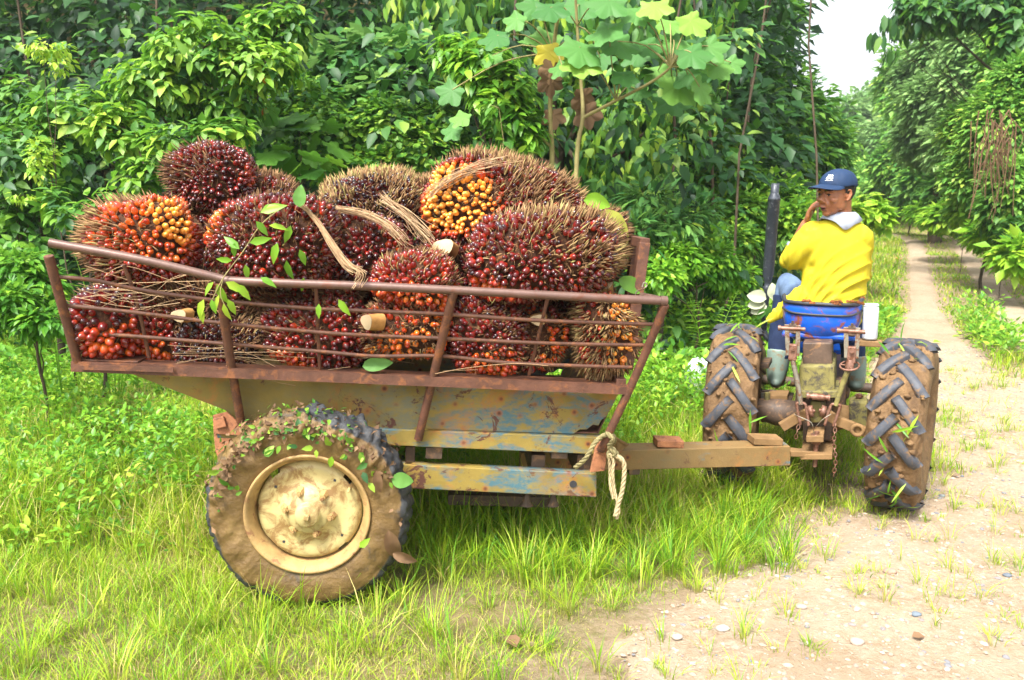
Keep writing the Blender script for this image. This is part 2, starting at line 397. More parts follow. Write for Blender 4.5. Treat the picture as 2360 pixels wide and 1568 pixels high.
def mat_ground():
    m, ns, ls = newmat('soil with moss and dry litter'); v = coords(ns, ls)
    c = ramp(ns, ls, noise(ns, ls, v, 1.6, 8, .7), [(.3, (.10, .12, .035)), (.52, (.19, .17, .06)), (.7, (.27, .20, .11))])
    f = ramp(ns, ls, noise(ns, ls, v, 14, 8, .8), [(.45, 0.), (.62, .8)]); c = mix(ns, ls, f, c, (.30, .22, .13)); a = attr(ns, ls); am = ns.new('ShaderNodeMath'); am.operation = 'ADD'; ls.new(a[0], am.inputs[0]); ls.new(ramp(ns, ls, noise(ns, ls, v, 6, 8, .75), [(.3, -.0), (.7, .6)]), am.inputs[1]); c = mix(ns, ls, ramp(ns, ls, am.outputs[0], [(.35, 0.), (.80, 1.)]), c, ramp(ns, ls, noise(ns, ls, v, 25, 8, .8), [(.35, (.25, .175, .11)), (.65, (.40, .31, .225))]))
    bsdf(ns, ls, c, .95, noise(ns, ls, v, 30, 8, .75), .9, .03, spec=.1); return m
def noise_c(ns, ls, vec, s):
    n = ns.new('ShaderNodeTexNoise'); n.inputs['Scale'].default_value = s; ls.new(vec, n.inputs['Vector']); return n.outputs[1]
def mat_road():
    m, ns, ls = newmat('pale stony laterite'); v = coords(ns, ls)
    c = ramp(ns, ls, noise(ns, ls, v, 2.2, 8, .7), [(.3, (.20, .13, .075)), (.5, (.31, .225, .145)), (.72, (.38, .30, .215))])
    f = ramp(ns, ls, noise(ns, ls, v, 30, 8, .8), [(.40, 0.), (.60, 1.)]); c = mix(ns, ls, f, c, (.37, .30, .22))
    vo = ns.new('ShaderNodeTexVoronoi'); vo.inputs['Scale'].default_value = 55; vo.inputs['Randomness'].default_value = 1; ls.new(mix(ns, ls, .12, v, noise_c(ns, ls, v, 12)), vo.inputs['Vector'])
    fv = ramp(ns, ls, vo.outputs['Distance'], [(.15, 1.), (.5, 0.)]); sc = ramp(ns, ls, vo.outputs['Color'], [(.2, (.26, .20, .17)), (.8, (.52, .43, .36))])
    s2 = ramp(ns, ls, noise(ns, ls, v, 7, 6, .7), [(.50, 0.), (.66, .75)]); ff = mix(ns, ls, s2, (0, 0, 0), fv); c = mix(ns, ls, ff, c, sc)
    b = mix(ns, ls, .22, noise(ns, ls, v, 28, 10, .85), fv)
    dk = ramp(ns, ls, noise(ns, ls, v, 1.3, 6, .7, .5), [(.52, 0.), (.70, .6)]); c = mix(ns, ls, dk, c, (.24, .165, .10)); bsdf(ns, ls, c, .95, b, .8, .018, spec=.15); return m
M['ground'] = mat_ground(); M['road'] = mat_road()
def seg(a, b, s): return np.arange(a, b, s)
nb = NB(); xs = np.concatenate([seg(-90, -12, 4), seg(-12, 22, .2), seg(22, 40, 1), seg(40, 121, 4)])
ys = np.concatenate([seg(-20, 0, 2), seg(0, 38, .2), seg(38, 181, 3)])
V, F = grid(xs, ys, hgt)
def broad(x, y):
    return np.mean([gravel_mask(x + dx, y + dy) for dx in (-.5, -.25, 0, .25) for dy in (-.3, 0, .3)], 0)
bt = np.zeros((len(V), 3)); bt[:, 0] = np.clip(broad(V[:, 0], V[:, 1]) * 1.1, 0, 1); nb.add(V, F, tint=bt)
tag(part('ground', nb, M['ground']), 'grassy soil around the trailer and along the track', 'ground', kind='structure')
nb = NB(); xs = seg(-2.5, 22, .09); ys = seg(.6, 38, .09)
def zr(X, Y):
    m = gravel_mask(X, Y); return hgt(X, Y) + np.clip((m - .42) * .07 + .012 * nz2(X, Y, 11, 8) + .008 * nz2(X, Y, 23, 8), -.05, .018) - .03 * sm(1 - m) + .006 * nz2(X, Y, 9, 4)
V, F = grid(xs, ys, zr)
keep = (gravel_mask(V[:, 0], V[:, 1]) > .03); F = F[keep[F].any(1)]; used = np.unique(F); mp_ = -np.ones(len(V), int); mp_[used] = np.arange(len(used))
nb.add(V[used], mp_[F]); tag(part('dirt_road', nb, M['road']), 'pale stony dirt track with two ruts running back between the trees', 'road', kind='structure')
# loose stones on the track
def stone_cloud(n, ybounds, smin, smax, seedm):
    nb = NB(); x = RNG.uniform(-.8, 9, n); y = RNG.uniform(*ybounds, n); k = gravel_mask(x, y) > .35; x, y = x[k], y[k]; n = len(x)
    s = smin * (smax / smin) ** (RNG.random(n) ** 3)
    B = NB(); ball(B, (0, 0, 0), 1, nu=6, nv=4); V0 = B.verts(); F0 = [tuple(map(int, f)) for k_, gs in B.f.items() for g, _, _ in gs for f in g]
    V0 = V0 * (1 + .22 * nz(V0, 2.1, seedm))[:, None]
    a = RNG.uniform(0, 2 * pi, n); sx, sy, sz = s * RNG.uniform(.8, 1.5, n), s, s * RNG.uniform(.35, .8, n)
    V = V0[None] * np.stack([sx, sy, sz], 1)[:, None]; Vx = V[..., 0] * np.cos(a)[:, None] - V[..., 1] * np.sin(a)[:, None]; Vy = V[..., 0] * np.sin(a)[:, None] + V[..., 1] * np.cos(a)[:, None]
    V = np.stack([Vx + x[:, None], Vy + y[:, None], V[..., 2] + (zr(x, y) + sz * .25)[:, None]], -1)
    t = np.repeat(RNG.random((n, 1, 3)), len(V0), 1)
    for q in (3, 4):
        g = A([f for f in F0 if len(f) == q]); G = (g[None] + (np.arange(n) * len(V0))[:, None, None]).reshape(-1, q) + 0
        nb.f.setdefault(q, []).append((G, np.zeros(len(G), int), np.full(len(G), False)))
    nb.v.append(V.reshape(-1, 3)); nb.t.append(t.reshape(-1, 3)); nb.n = n * len(V0); return nb
def mat_stone():
    m, ns, ls = newmat('mixed pebbles'); a = attr(ns, ls)
    c = ramp(ns, ls, a[0], [(0., (.16, .17, .19)), (.3, (.32, .23, .17)), (.6, (.34, .27, .20)), (1., (.43, .36, .285))]); bsdf(ns, ls, c, .85, spec=.25); return m
M['stone'] = mat_stone()
tag(part('gravel', stone_cloud(70000, (1.4, 9), .003, .014, 1), M['stone']), 'small pale stones strewn over the dirt track', 'gravel', kind='stuff')
# single larger stones one can point to
STONES = [((1845, 1412), .026, (.52, .44, .36), 'rounded beige stone at the lower edge of the track'), ((1975, 1495), .030, (.6, .47, .38), 'pinkish oval stone in the lower gravel patch'),
          ((2200, 1098), .030, (.30, .21, .13), 'brown clod of earth lying right of the big tractor wheel'), ((2110, 1430), .022, (.2, .25, .3), 'bluish grey stone in the gravel at lower right'),
          ((1805, 1310), .024, (.30, .33, .36), 'grey blue flat stone between grass tufts in the gravel'), ((1665, 1460), .028, (.6, .53, .45), 'pale flat stone beside the grass edge near the bottom'),
          ((2320, 1340), .02, (.17, .2, .24), 'dark slate stone near the right border'), ((2050, 1330), .032, (.50, .32, .24), 'reddish stone in the middle of the gravel'),
          ((2170, 1150), .02, (.22, .25, .28), 'small dark stone right of the tractor wheel base'), ((1560, 1480), .024, (.58, .5, .42), 'whitish stone at the tip of the grass near the bottom')]
for (px, py), s, c, lab in STONES:
    s *= .72; c = tuple(v_ * .62 for v_ in c)
    d = ray(px, py); p = EYE + d * (-CAMH / d[2]); p[2] = float(zr(p[0], p[1])) + s * .25; nb = NB(); ball(nb, p, (s * 1.25, s, s * .6), nu=12, nv=8)
    v = nb.v[0]; nb.v[0] = p + (v - p) * (1 + .18 * nz((v - p) / s, 1.6, px))[:, None]
    tag(part('stone', nb, mat_plain('stone', c, .85, .2, 30, .4), None, loc=p), lab, 'stone', 'larger stones on the track')

# ---------------------------------------------------------------- grass and undergrowth
def mat_grass(name, stops):
    m, ns, ls = newmat(name); a = attr(ns, ls); c = ramp(ns, ls, a[0], stops)
    b = mix(ns, ls, ramp(ns, ls, a[1], [(0., .0), (.35, 1.)]), (.34, .28, .10), c)
    bsdf(ns, ls, b, .5, spec=.3, trans=(.35, mix(ns, ls, .4, b, (.45, .65, .06)))); return m
M['grass'] = mat_grass('meadow grass', [(0., (.06, .20, .014)), (.3, (.20, .39, .016)), (.6, (.38, .50, .022)), (.8, (.50, .48, .10)), (1., (.58, .44, .21))])
def blades(x, y, h, w, tint, lean, nb, seed=0, ang=None, dz=0.0):
    n = len(x); z = hgt(x, y) - .01 + dz; a = RNG.uniform(0, 2 * pi, n) if ang is None else ang; base = np.stack([x, y, z], 1)
    dirx = np.stack([np.cos(a), np.sin(a), 0 * a], 1); b = a + RNG.choice([-1, 1], n) * RNG.uniform(.8, 1.6, n); side = np.stack([np.cos(b), np.sin(b), 0 * b], 1)
    rows = []
    for k, (f, wf) in enumerate(((0, .8), (.35, 1.), (.7, .7), (1., 0))):
        c = base + A([0, 0, 1.]) * (h * (f - .30 * f * f * lean))[:, None] + dirx * (h * lean * f * f * .75)[:, None]
        if wf: rows += [c - side * (w * wf / 2)[:, None], c + side * (w * wf / 2)[:, None]]
        else: rows.append(c)
    V = np.stack(rows, 1); T = np.zeros((n, 7, 3)); T[:, :, 0] = tint[:, None]; T[:, :, 1] = A([0, 0, .35, .35, .7, .7, 1.]); off = (np.arange(n) * 7)[:, None, None] + nb.n
    Q = (A([[0, 1, 3, 2], [2, 3, 5, 4]])[None] + off).reshape(-1, 4); R = (A([[4, 5, 6]])[None] + off).reshape(-1, 3)
    for q, G in ((4, Q), (3, R)): nb.f.setdefault(q, []).append((G, np.zeros(len(G), int), np.full(len(G), True)))
    nb.v.append(V.reshape(-1, 3)); nb.t.append(T.reshape(-1, 3)); nb.n += n * 7
def grass_field(n, xr, yr, hmin, hmax, w, nb, clump=.5, thr=.05):
    x = RNG.uniform(*xr, n); y = RNG.uniform(*yr, n)
    k = (np.abs(x) < .78 * y + 1.0)
    g = gravel_mask(x, y); bare = sm((nz2(x, y, 1.9, 51) + .35 * nz2(x, y, 6, 52) - .25 - .35 * sm((y - 2.6) / 1.6)) / .35) * (y < 4.3); dens = (1 - sm((g - thr) / .75)) * (1 - .85 * bare)
    pat = .5 + .5 * nz2(x, y, 2.6, 11); dens = dens * (1 - clump + clump * pat)
    k &= RNG.random(n) < dens; x, y = x[k], y[k]; m = len(x); pat = pat[k]
    dl = x - (4.65 + .485 * (y - 8.8) + .64); xe = np.interp(y, [1.5, 2.5, 3.25, 3.6, 4.1, 5.5, 7.0, 9.0], [-.6, .15, .75, 1.2, 2.0, 2.9, 3.7, 4.6]); edge = np.where(y < 4.3, .45 + .55 * sm((xe - .15 - x) / 1.1), 1) * np.where(y < 3.0, .72, 1); h = edge * (1 - .55 * (np.abs(dl) < 1.1) * (y > 8)) * (hmin + (hmax - hmin) * RNG.random(m) ** 1.5) * (.45 + .95 * pat) * (1 - .55 * sm(g[k] / .4))
    t = np.clip(.46 - .16 * sm((y - 4) / 4) + .32 * nz2(x, y, 1.7, 21) + RNG.normal(0, .24, m) + .45 * (RNG.random(m) < .08) + .30 * sm((nz2(x, y, 2.3, 61) - .25) / .4), 0, 1)
    blades(x, y, h, w * RNG.uniform(.6, 1.3, m), t, RNG.uniform(.2, 1.3, m), nb)
def tufts(cx, cy, nbl, h, nb, w=.005, spread=.03, tmean=.4, dz=0.0):
    for x0, y0, n_, h_ in zip(cx, cy, nbl, h):
        n_ = int(n_); r = np.abs(RNG.normal(0, spread, n_)); a = RNG.uniform(0, 2 * pi, n_)
        blades(x0 + r * np.cos(a), y0 + r * np.sin(a), h_ * RNG.uniform(.45, 1.1, n_), np.full(n_, w) * RNG.uniform(.6, 1.2, n_),
               np.clip(RNG.normal(tmean + RNG.normal(0, .13), .2, n_), 0, 1), RNG.uniform(.25, 1.2, n_), nb, ang=a + RNG.normal(0, .4, n_), dz=dz)
nb = NB()
grass_field(210000, (-2.6, 3.2), (2.0, 4.3), .02, .14, .0027, nb, .75)
grass_field(200000, (-4.2, 5.2), (3.5, 6.8), .08, .40, .0050, nb, .7)
grass_field(90000, (-7, 9), (6.5, 12), .10, .30, .010, nb, .5)
grass_field(130000, (-2, 22), (11, 36), .10, .30, .018, nb, .4)
# taller tufts in the verge, and lone ones in the gravel
n = 620; x = RNG.uniform(-2.6, 2.2, n); y = RNG.uniform(2.2, 4.6, n); k = (gravel_mask(x, y) < .4) & (RNG.random(n) < .5 + .5 * sm((.9 * (y - 2.2) - x) / 1.2)); x, y = x[k], y[k]
tufts(x, y, RNG.integers(14, 40, len(x)), RNG.uniform(.08, .32, len(x)), nb, .0038, .035, .45)
n = 150; x = RNG.uniform(-.3, 1.3, n); y = RNG.uniform(3.2, 4.1, n); tufts(x, y, RNG.integers(16, 40, n), RNG.uniform(.14, .30, n), nb, .0045, .04, .3)
n = 2600; x = RNG.uniform(-.2, 5, n); y = RNG.uniform(2.2, 7.5, n); k = (gravel_mask(x, y) > .4) & (nz2(x, y, 1.7, 31) > -.25); x, y = x[k], y[k]
tufts(x, y, RNG.integers(5, 26, len(x)), .03 + .15 * RNG.random(len(x)) ** 2.2, nb, .0036, .024, .5, dz=.016)
tag(part('grass', nb, M['grass']), 'yellow green meadow grass and tufts around the trailer and verge', 'grass', kind='stuff')
# ---------------------------------------------------------------- vegetation
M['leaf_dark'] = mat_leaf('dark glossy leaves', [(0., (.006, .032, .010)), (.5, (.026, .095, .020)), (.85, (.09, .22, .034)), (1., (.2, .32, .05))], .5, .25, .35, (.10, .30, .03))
M['leaf_mid'] = mat_leaf('mid green leaves', [(0., (.014, .080, .016)), (.45, (.075, .215, .024)), (.8, (.20, .38, .03)), (1., (.34, .50, .045))], .52, .36, .5, (.18, .42, .04))
M['leaf_bright'] = mat_leaf('bright green leaves', [(0., (.06, .20, .018)), (.45, (.17, .38, .025)), (.8, (.31, .50, .035)), (1., (.42, .54, .06))], .42, .38, .4, (.28, .55, .06))
M['leaf_pale'] = mat_leaf('pale green dusty leaves', [(0., (.030, .13, .03)), (.45, (.085, .23, .05)), (.75, (.16, .34, .06)), (1., (.34, .48, .045))], .55, .32, .3, (.28, .48, .12))
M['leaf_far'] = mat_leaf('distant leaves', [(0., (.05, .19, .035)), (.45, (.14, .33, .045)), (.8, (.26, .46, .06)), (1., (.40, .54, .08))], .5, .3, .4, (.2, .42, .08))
M['leaf_farpale'] = mat_leaf('leaves paled by distance haze', [(0., (.09, .20, .06)), (.5, (.16, .30, .09)), (.85, (.24, .40, .12)), (1., (.32, .46, .15))], .5, .3, .4, (.3, .5, .16))  # distance haze put into the leaf colour as paleness
M['leaf_orange'] = mat_leaf('orange withered leaves', [(0., (.50, .10, .02)), (1., (.75, .32, .03))], .5, .3, .4, (.8, .3, .03))
M['leaf_dead'] = mat_leaf('dead brown leaves', [(0., (.09, .05, .028)), (1., (.27, .165, .09))], .7, .15, .2, (.4, .22, .1))
M['leaf_yellow'] = mat_leaf('yellow leaves', [(0., (.55, .42, .04)), (1., (.7, .6, .06))], .5, .3, .4, (.8, .7, .05))
M['bark'] = mat_plain('grey brown bark', (.085, .062, .042), .85, .35, 10, .6, 0, .2, 50)
M['bark_green'] = mat_plain('smooth olive bark', (.26, .22, .085), .7, .25, 10, .4, 0, .3, 50)
OV, OVL, RO, SI, LA, PA = T_oval(), T_oval(.2, .22, .06), T_round(), T_simple(), T_lance(), T_palm()
OVD = T_oval(.19, .06, .05)

def blobpts(b, n, shell=.55):
    """n points in the ellipsoid (c, r3), biased to the outside"""
    c, r = b; u = rnd(n); k = (shell + (1 - shell) * RNG.random(n)) ** .8
    return c + u * k[:, None] * r, u
def sprays(nb, centers, out, m, size, tmpl, reach, droop=.4, style='fan', mat=0, tone=.45, tvar=.18):
    S = len(centers); C = np.repeat(centers, m, 0); O = np.repeat(out, m, 0); n = S * m
    if style == 'hang':                           # leaves hanging down in rows
        off = rnd(n) * A([1, 1, .5]) * reach * RNG.random((n, 1)) ** .5
        d = A([0, 0, -1.]) + rnd(n) * .32; nr = norm(O * A([1, 1, 0]) + A([0, -.5, .1])) + rnd(n) * .35
    elif style == 'whorl':                        # leaves round a twig tip, drooping outwards
        a = np.tile(np.arange(m) * 2.4, S) + np.repeat(RNG.uniform(0, 6, S), m)
        ax = norm(out * .6 + A([0, 0, .6]) + rnd(S) * .4); X = norm(np.cross(ax, A([.3, .9, .1]))); Y = np.cross(ax, X)
        X, Y, AX = (np.repeat(q, m, 0) for q in (X, Y, ax)); rad = np.cos(a)[:, None] * X + np.sin(a)[:, None] * Y
        st = np.tile(np.arange(m) / m, S)[:, None]
        off = AX * reach * (.3 - st) + rad * reach * .12; d = rad + AX * (.35 - .5 * st) + A([0, 0, -droop]) + rnd(n) * .15; nr = AX + A([0, 0, .8]) + rnd(n) * .15
    else:
        off = rnd(n) * A([1, 1, .6]) * reach * RNG.random((n, 1)) ** .5
        d = norm(off) * .7 + O * .5 + A([0, 0, -droop]) + rnd(n) * .35; nr = A([0, 0, 1.]) + O * .5 + rnd(n) * .45
    t = np.zeros((n, 3)); t[:, 0] = np.clip(np.repeat(RNG.normal(tone, tvar * .9, S) + .22 * nz(centers, 1.8, 6), m) + RNG.normal(0, tvar, n), 0, 1)
    leaves(nb, tmpl, C + off, d, nr, size * RNG.uniform(.6, 1.2, n), t, mat)
def B(px, py, Y, rx, ry, rd=None):
    c = atY(px, py, Y); s = mpp(c); rx, ry = rx * s, ry * s; return (c, A([rx, (rd if rd else .75 * (rx + ry) / 2), ry]))
def trunkz(c): return float(hgt(c[0], c[1]))
def limb(nb, p, q, r0, r1, sag=.0, n=6):
    p, q = A(p), A(q); k = np.linspace(0, 1, n)[:, None]; P = p + (q - p) * k + A([0, 0, 1.]) * (sag * np.linalg.norm(q - p) * (k - k * k))
    P[1:-1] += RNG.normal(0, .012, (n - 2, 3)) * np.linalg.norm(q - p); tube(nb, P, np.linspace(r0, r1, n), 7)
def plant(name, cat, label, blobs, tmpl, leafsize, nspray, m, reach, mat, trunk=None, trunk_r=.04, style='fan', droop=.4, shell=.5, tone=.45,
          extra=None, group=None, twigs=24, bark='bark', base=None, tvar=.18):
    cen = np.mean([b[0] for b in blobs], 0)
    if base is None: base = A([cen[0], cen[1] + .1, 0]); base[2] = trunkz(base)
    else: base = A([*base, trunkz(base)])
    r = root(name, base, label, cat, group)
    nb = NB(); vol = A([b[1][0] * b[1][2] for b in blobs]); vol = vol / vol.sum(); cs = []
    for b, f in zip(blobs, vol):
        k = max(3, int(nspray * f)); p, u = blobpts(b, k, shell); q = p[:, 2] > hgt(p[:, 0], p[:, 1]) + .05; p, u = p[q], u[q]
        if len(p): sprays(nb, p, u, m, leafsize, tmpl, reach, droop, style, 0, tone, tvar); cs.append(p)
    if extra:
        mt, cnt, sz = extra; b = [blobs[i % len(blobs)] for i in range(cnt)]; p = A([blobpts(q, 1, .9)[0][0] for q in b])
        t = RNG.random((cnt, 3)); leaves(nb, tmpl, p, rnd(cnt) * .5 + A([0, 0, -.8]), rnd(cnt) + A([0, -1.5, .3]), sz, t, 1)
    part('crown', nb, [M[mat]] + ([M[extra[0]]] if extra else []), r)
    tb = NB(); top = cen + A([0, 0, .1]); top = base + (top - base) * .8; mid = base + (top - base) * .5 + A([RNG.normal(0, .05), 0, 0])
    limb(tb, base - A([0, 0, .1]), mid, trunk_r, trunk_r * .8); limb(tb, mid, top, trunk_r * .8, trunk_r * .5)
    for b in blobs[:10]: limb(tb, mid + (top - mid) * RNG.uniform(.0, 1), b[0], trunk_r * .45, trunk_r * .15, .1)
    if cs:
        cs = np.concatenate(cs)
        for i in RNG.integers(0, len(cs), twigs):
            j = int(np.argmin([np.linalg.norm(cs[i] - b[0]) for b in blobs])); limb(tb, blobs[j][0], cs[i], trunk_r * .16, trunk_r * .06, .08, 5)
    part('trunk', tb, M[bark], r); return r

# -- the near shrubs and saplings along the left edge of the clearing
plant('broadleaf_shrub', 'shrub', 'large dark broad-leaved shrub at the far left edge of the clearing', [B(60, 380, 6.6, 150, 110), B(170, 270, 6.8, 150, 75), B(40, 560, 6.5, 90, 90), B(30, 230, 7.2, 90, 50)], OV, .120, 270, 8, .15, 'leaf_mid', style='whorl', droop=.45, tone=.40, extra=('leaf_orange', 5, .1))
plant('broadleaf_sapling', 'sapling', 'tall sapling with arching sprays of oval leaves above the left end of the load', [B(470, 110, 6.6, 140, 70), B(590, 150, 6.5, 130, 60), B(380, 190, 6.6, 110, 70), B(500, 240, 6.7, 120, 50), B(640, 60, 6.9, 90, 60), B(320, 190, 6.8, 80, 40)], OV, .112, 330, 9, .14, 'leaf_mid', trunk_r=.045, style='whorl', droop=.5, tone=.58, extra=('leaf_orange', 4, .08))
plant('oval_leaf_bush', 'bush', 'bush of pale oval leaves rising right behind the topmost left fruit bunch', [B(410, 330, 5.7, 90, 45), B(510, 310, 5.6, 80, 36), B(330, 400, 5.8, 70, 40), B(290, 300, 6.2, 90, 60)], OV, .105, 130, 9, .12, 'leaf_mid', trunk_r=.025, style='whorl', droop=.35, tone=.66)
plant('trailing_seedling', 'seedling', 'loose sprays of oval leaves reaching over the left top rail', [B(180, 500, 5.3, 65, 36), B(255, 470, 5.3, 55, 32), B(120, 470, 5.5, 45, 36)], OV, .095, 34, 9, .11, 'leaf_mid', trunk_r=.014, style='whorl', droop=.25, tone=.45)
plant('climbing_vine', 'vine', 'light yellow green vine hanging at the upper left', [B(100, 105, 6.0, 55, 16), B(130, 140, 6.0, 25, 35), B(95, 380, 5.9, 22, 60), B(60, 450, 5.9, 30, 16)], SI, .05, 60, 9, .07, 'leaf_bright', trunk_r=.008, tone=.9, droop=.6)
plant('round_leaf_tree', 'tree', 'tree wrapped in pale round leaves behind the middle of the load', [B(850, 150, 8.6, 110, 70), B(890, 220, 8.4, 100, 60), B(760, 190, 8.8, 70, 80), B(930, 130, 8.8, 60, 50)], RO, .15, 230, 8, .2, 'leaf_pale', style='fan', droop=.55, tone=.35)
plant('creeper_thicket', 'thicket', 'tangle of small-leaved creepers hanging behind the middle bunches', [B(760, 320, 7.7, 110, 90), B(900, 300, 7.6, 100, 80), B(980, 350, 7.4, 90, 70), B(700, 240, 7.9, 80, 60), B(840, 400, 7.3, 120, 50), B(1050, 280, 7.8, 80, 70)], RO, .062, 900, 8, .12, 'leaf_mid', trunk_r=.03, droop=.6, tone=.55)
plant('lobed_leaf_shrub', 'shrub', 'shrub with broad lobed leaves and one yellow leaf above the gap in the load', [B(620, 350, 6.9, 70, 60), B(720, 380, 6.8, 50, 40), B(690, 300, 7.1, 60, 40)], PA, .30, 16, 3, .2, 'leaf_mid', trunk_r=.02, droop=.3, tone=.35, extra=('leaf_yellow', 1, .2))
plant('glossy_sapling', 'sapling', 'sapling with narrow glossy bright leaves left of the big lobed-leaf tree', [B(1110, 150, 7.2, 90, 50), B(1160, 220, 7.1, 80, 50), B(1050, 120, 7.4, 50, 40), B(1200, 290, 7.1, 60, 50)], OVL, .155, 190, 9, .17, 'leaf_bright', trunk_r=.03, style='whorl', droop=.25, tone=.25, extra=('leaf_yellow', 3, .1))
plant('drooping_leaf_tree', 'tree', 'dark tree with hanging bright leaf tips behind the lobed-leaf tree', [B(1000, 60, 9.6, 150, 110), B(1480, 60, 9.4, 190, 110), B(1250, 200, 10, 180, 160), B(1460, 330, 9.3, 130, 130), B(1390, 450, 9.0, 100, 100), B(950, 260, 9.8, 80, 120), B(1560, 200, 9.6, 100, 100), B(1250, 30, 9.8, 130, 80)], OVD, .20, 620, 10, .30, 'leaf_mid', trunk_r=.12, style='hang', tone=.42, tvar=.3)
# the big lobed-leaf tree, its limbs followed from the photograph
def lobed_tree():
    Y = 6.9; bse = atY(1330, 500, Y); base = A([bse[0], Y, 0]); base[2] = trunkz(base)
    r = root('lobed_leaf_tree', base, 'slender tree with very large lobed pale leaves behind the right half of the load', 'tree')
    tb = NB(); P = lambda x, y, dy=0: atY(x, y, Y + dy)
    fork = P(1343, 272)
    tube(tb, smoothpath([base - A([0, 0, .1]), P(1328, 400), fork, P(1338, 180, .1), P(1330, 60, .1), P(1325, -40)]), np.linspace(.022, .010, 26), 9)
    tube(tb, smoothpath([fork, P(1420, 232, -.1), P(1500, 190, -.2), P(1545, 155, -.3), P(1560, 120, -.3)]), np.linspace(.015, .008, 25), 8)
    tube(tb, smoothpath([P(1262, 520, .25), P(1272, 370, .25), P(1268, 250, .2), P(1275, 120, .1), P(1290, 10)]), np.linspace(.026, .014, 25), 9)
    tube(tb, smoothpath([P(1270, 340, .25), P(1235, 310, .2), P(1180, 295, .2)]), np.linspace(.013, .006, 13), 6)
    lf = NB()
    L = [(1335, 120, .34), (1255, 95, .30), (1395, 75, .30), (1330, 20, .34), (1270, 25, .28), (1400, 10, .30), (1470, 35, .26), (1340, 150, .30), (1430, 105, .33), (1470, 130, .26),
         (1385, 140, .24), (1500, 110, .24), (1560, 100, .30), (1600, 130, .28), (1640, 115, .27), (1660, 160, .24), (1620, 210, .26), (1570, 205, .36), (1520, 170, .26), (1590, 180, .26),
         (1550, 240, .30), (1470, 215, .2), (1600, 55, .28), (1545, 60, .22), (1440, 180, .22), (1035, 215, .24), (1060, 275, .18), (1040, 305, .18), (1140, 90, .26), (1130, 135, .22), (1230, 20, .26), (1185, 50, .2), (1510, 20, .26), (1690, 150, .2), (1290, 160, .2)]
    for x, y, s in L:
        p = P(x, y, RNG.uniform(-.5, .3)); out = norm(A([x - 1400 + RNG.normal(0, 90), -170 + RNG.normal(0, 80), 0])); d = norm(out * .75 + A([0, 0, -.75]))
        n = norm(A([0, -.55, .8]) + rnd(1)[0] * .3); t = A([[RNG.uniform(.1, .9), 0, 0]]); s *= 1.06
        leaves(lf, PA, p[None] - d * s * .25, d[None], n[None], s, t, 0)
        j = [fork, P(1545, 155, -.3), P(1330, 60, .1), P(1275, 120, .1), P(1420, 232, -.1)]
        q = min(j, key=lambda c: np.linalg.norm(c - p))
        if np.linalg.norm(q - p) < 1.1: tube(tb, smoothpath([q, (p + q) / 2 + A([0, 0, .08]), p - d * s * .25 + d * .1 * s], 3), np.linspace(.007, .004, 7), 5)
    part('crown', lf, M['leaf_pale'], r)
    dl = NB(); pp = A([P(1273, 150), P(1268, 175), P(1350, 250, .1), P(1275, 260, .2), P(1345, 215, .1)]); leaves(dl, PA, pp, A([[0, 0, -1.]] * 5) + rnd(5) * .2, rnd(5) * .6 + A([0, -1, 0]), A([.22, .25, .25, .2, .25]), RNG.random((5, 3)))
    part('withered_leaf', dl, M['leaf_dead'], r); yl = NB(); leaves(yl, PA, P(1262, 112)[None], A([[.1, 0, -1]]), A([[-.3, -1, .1]]), .24, A([[.5, .5, .5]])); part('yellow_leaf', yl, M['leaf_yellow'], r)
    part('trunk', tb, M['bark_green'], r)
lobed_tree()
plant('thin_stem_shrub', 'shrub', 'bare forked stems with a few leaves behind the highest right bunch', [B(1165, 370, 6.6, 40, 25), B(1100, 330, 6.6, 50, 25), B(1150, 250, 6.7, 40, 30)], OV, .10, 18, 5, .1, 'leaf_mid', trunk_r=.016, twigs=10, bark='bark_green', tone=.5)
plant('speckled_tree', 'tree', 'tall small-leaved tree speckled with orange leaves left of the sky gap', [B(1730, 90, 15, 100, 140), B(1790, 270, 15, 100, 110), B(1680, 230, 14.5, 100, 120), B(1860, 260, 15.5, 50, 60), B(1640, 60, 14.5, 90, 120), B(1750, 380, 14.6, 130, 90), B(1870, 350, 15.5, 90, 60), B(1790, 20, 15.5, 40, 70), B(1915, 300, 16, 32, 50)], SI, .20, 2600, 7, .33, 'leaf_mid', trunk_r=.16, tone=.28, extra=('leaf_orange', 26, .2), shell=.4)
plant('small_leaf_tree', 'tree', 'fine-leaved green tree hanging over the bushes right of the load', [B(1620, 360, 10.5, 80, 80), B(1560, 430, 10.2, 80, 60), B(1680, 420, 10.4, 70, 70), B(1600, 290, 10.8, 60, 60), B(1530, 480, 9.9, 60, 50)], SI, .12, 900, 8, .19, 'leaf_mid', trunk_r=.06, tone=.6, shell=.4)
plant('feathery_bush', 'bush', 'bush with long drooping leaflets just right of the load', [B(1500, 470, 7.6, 60, 40), B(1560, 520, 7.4, 50, 30), B(1470, 540, 7.2, 50, 35), B(1610, 500, 7.6, 40, 30)], LA, .15, 120, 9, .17, 'leaf_pale', trunk_r=.02, tone=.4, droop=.3)
plant('roadside_bush', 'bush', 'green bush behind the black exhaust pipe', [B(1700, 500, 9.6, 70, 60), B(1780, 470, 10.2, 80, 60), B(1680, 560, 9.0, 70, 40), B(1830, 520, 9.6, 60, 60)], SI, .12, 800, 8, .17, 'leaf_mid', trunk_r=.035, tone=.62, shell=.35)
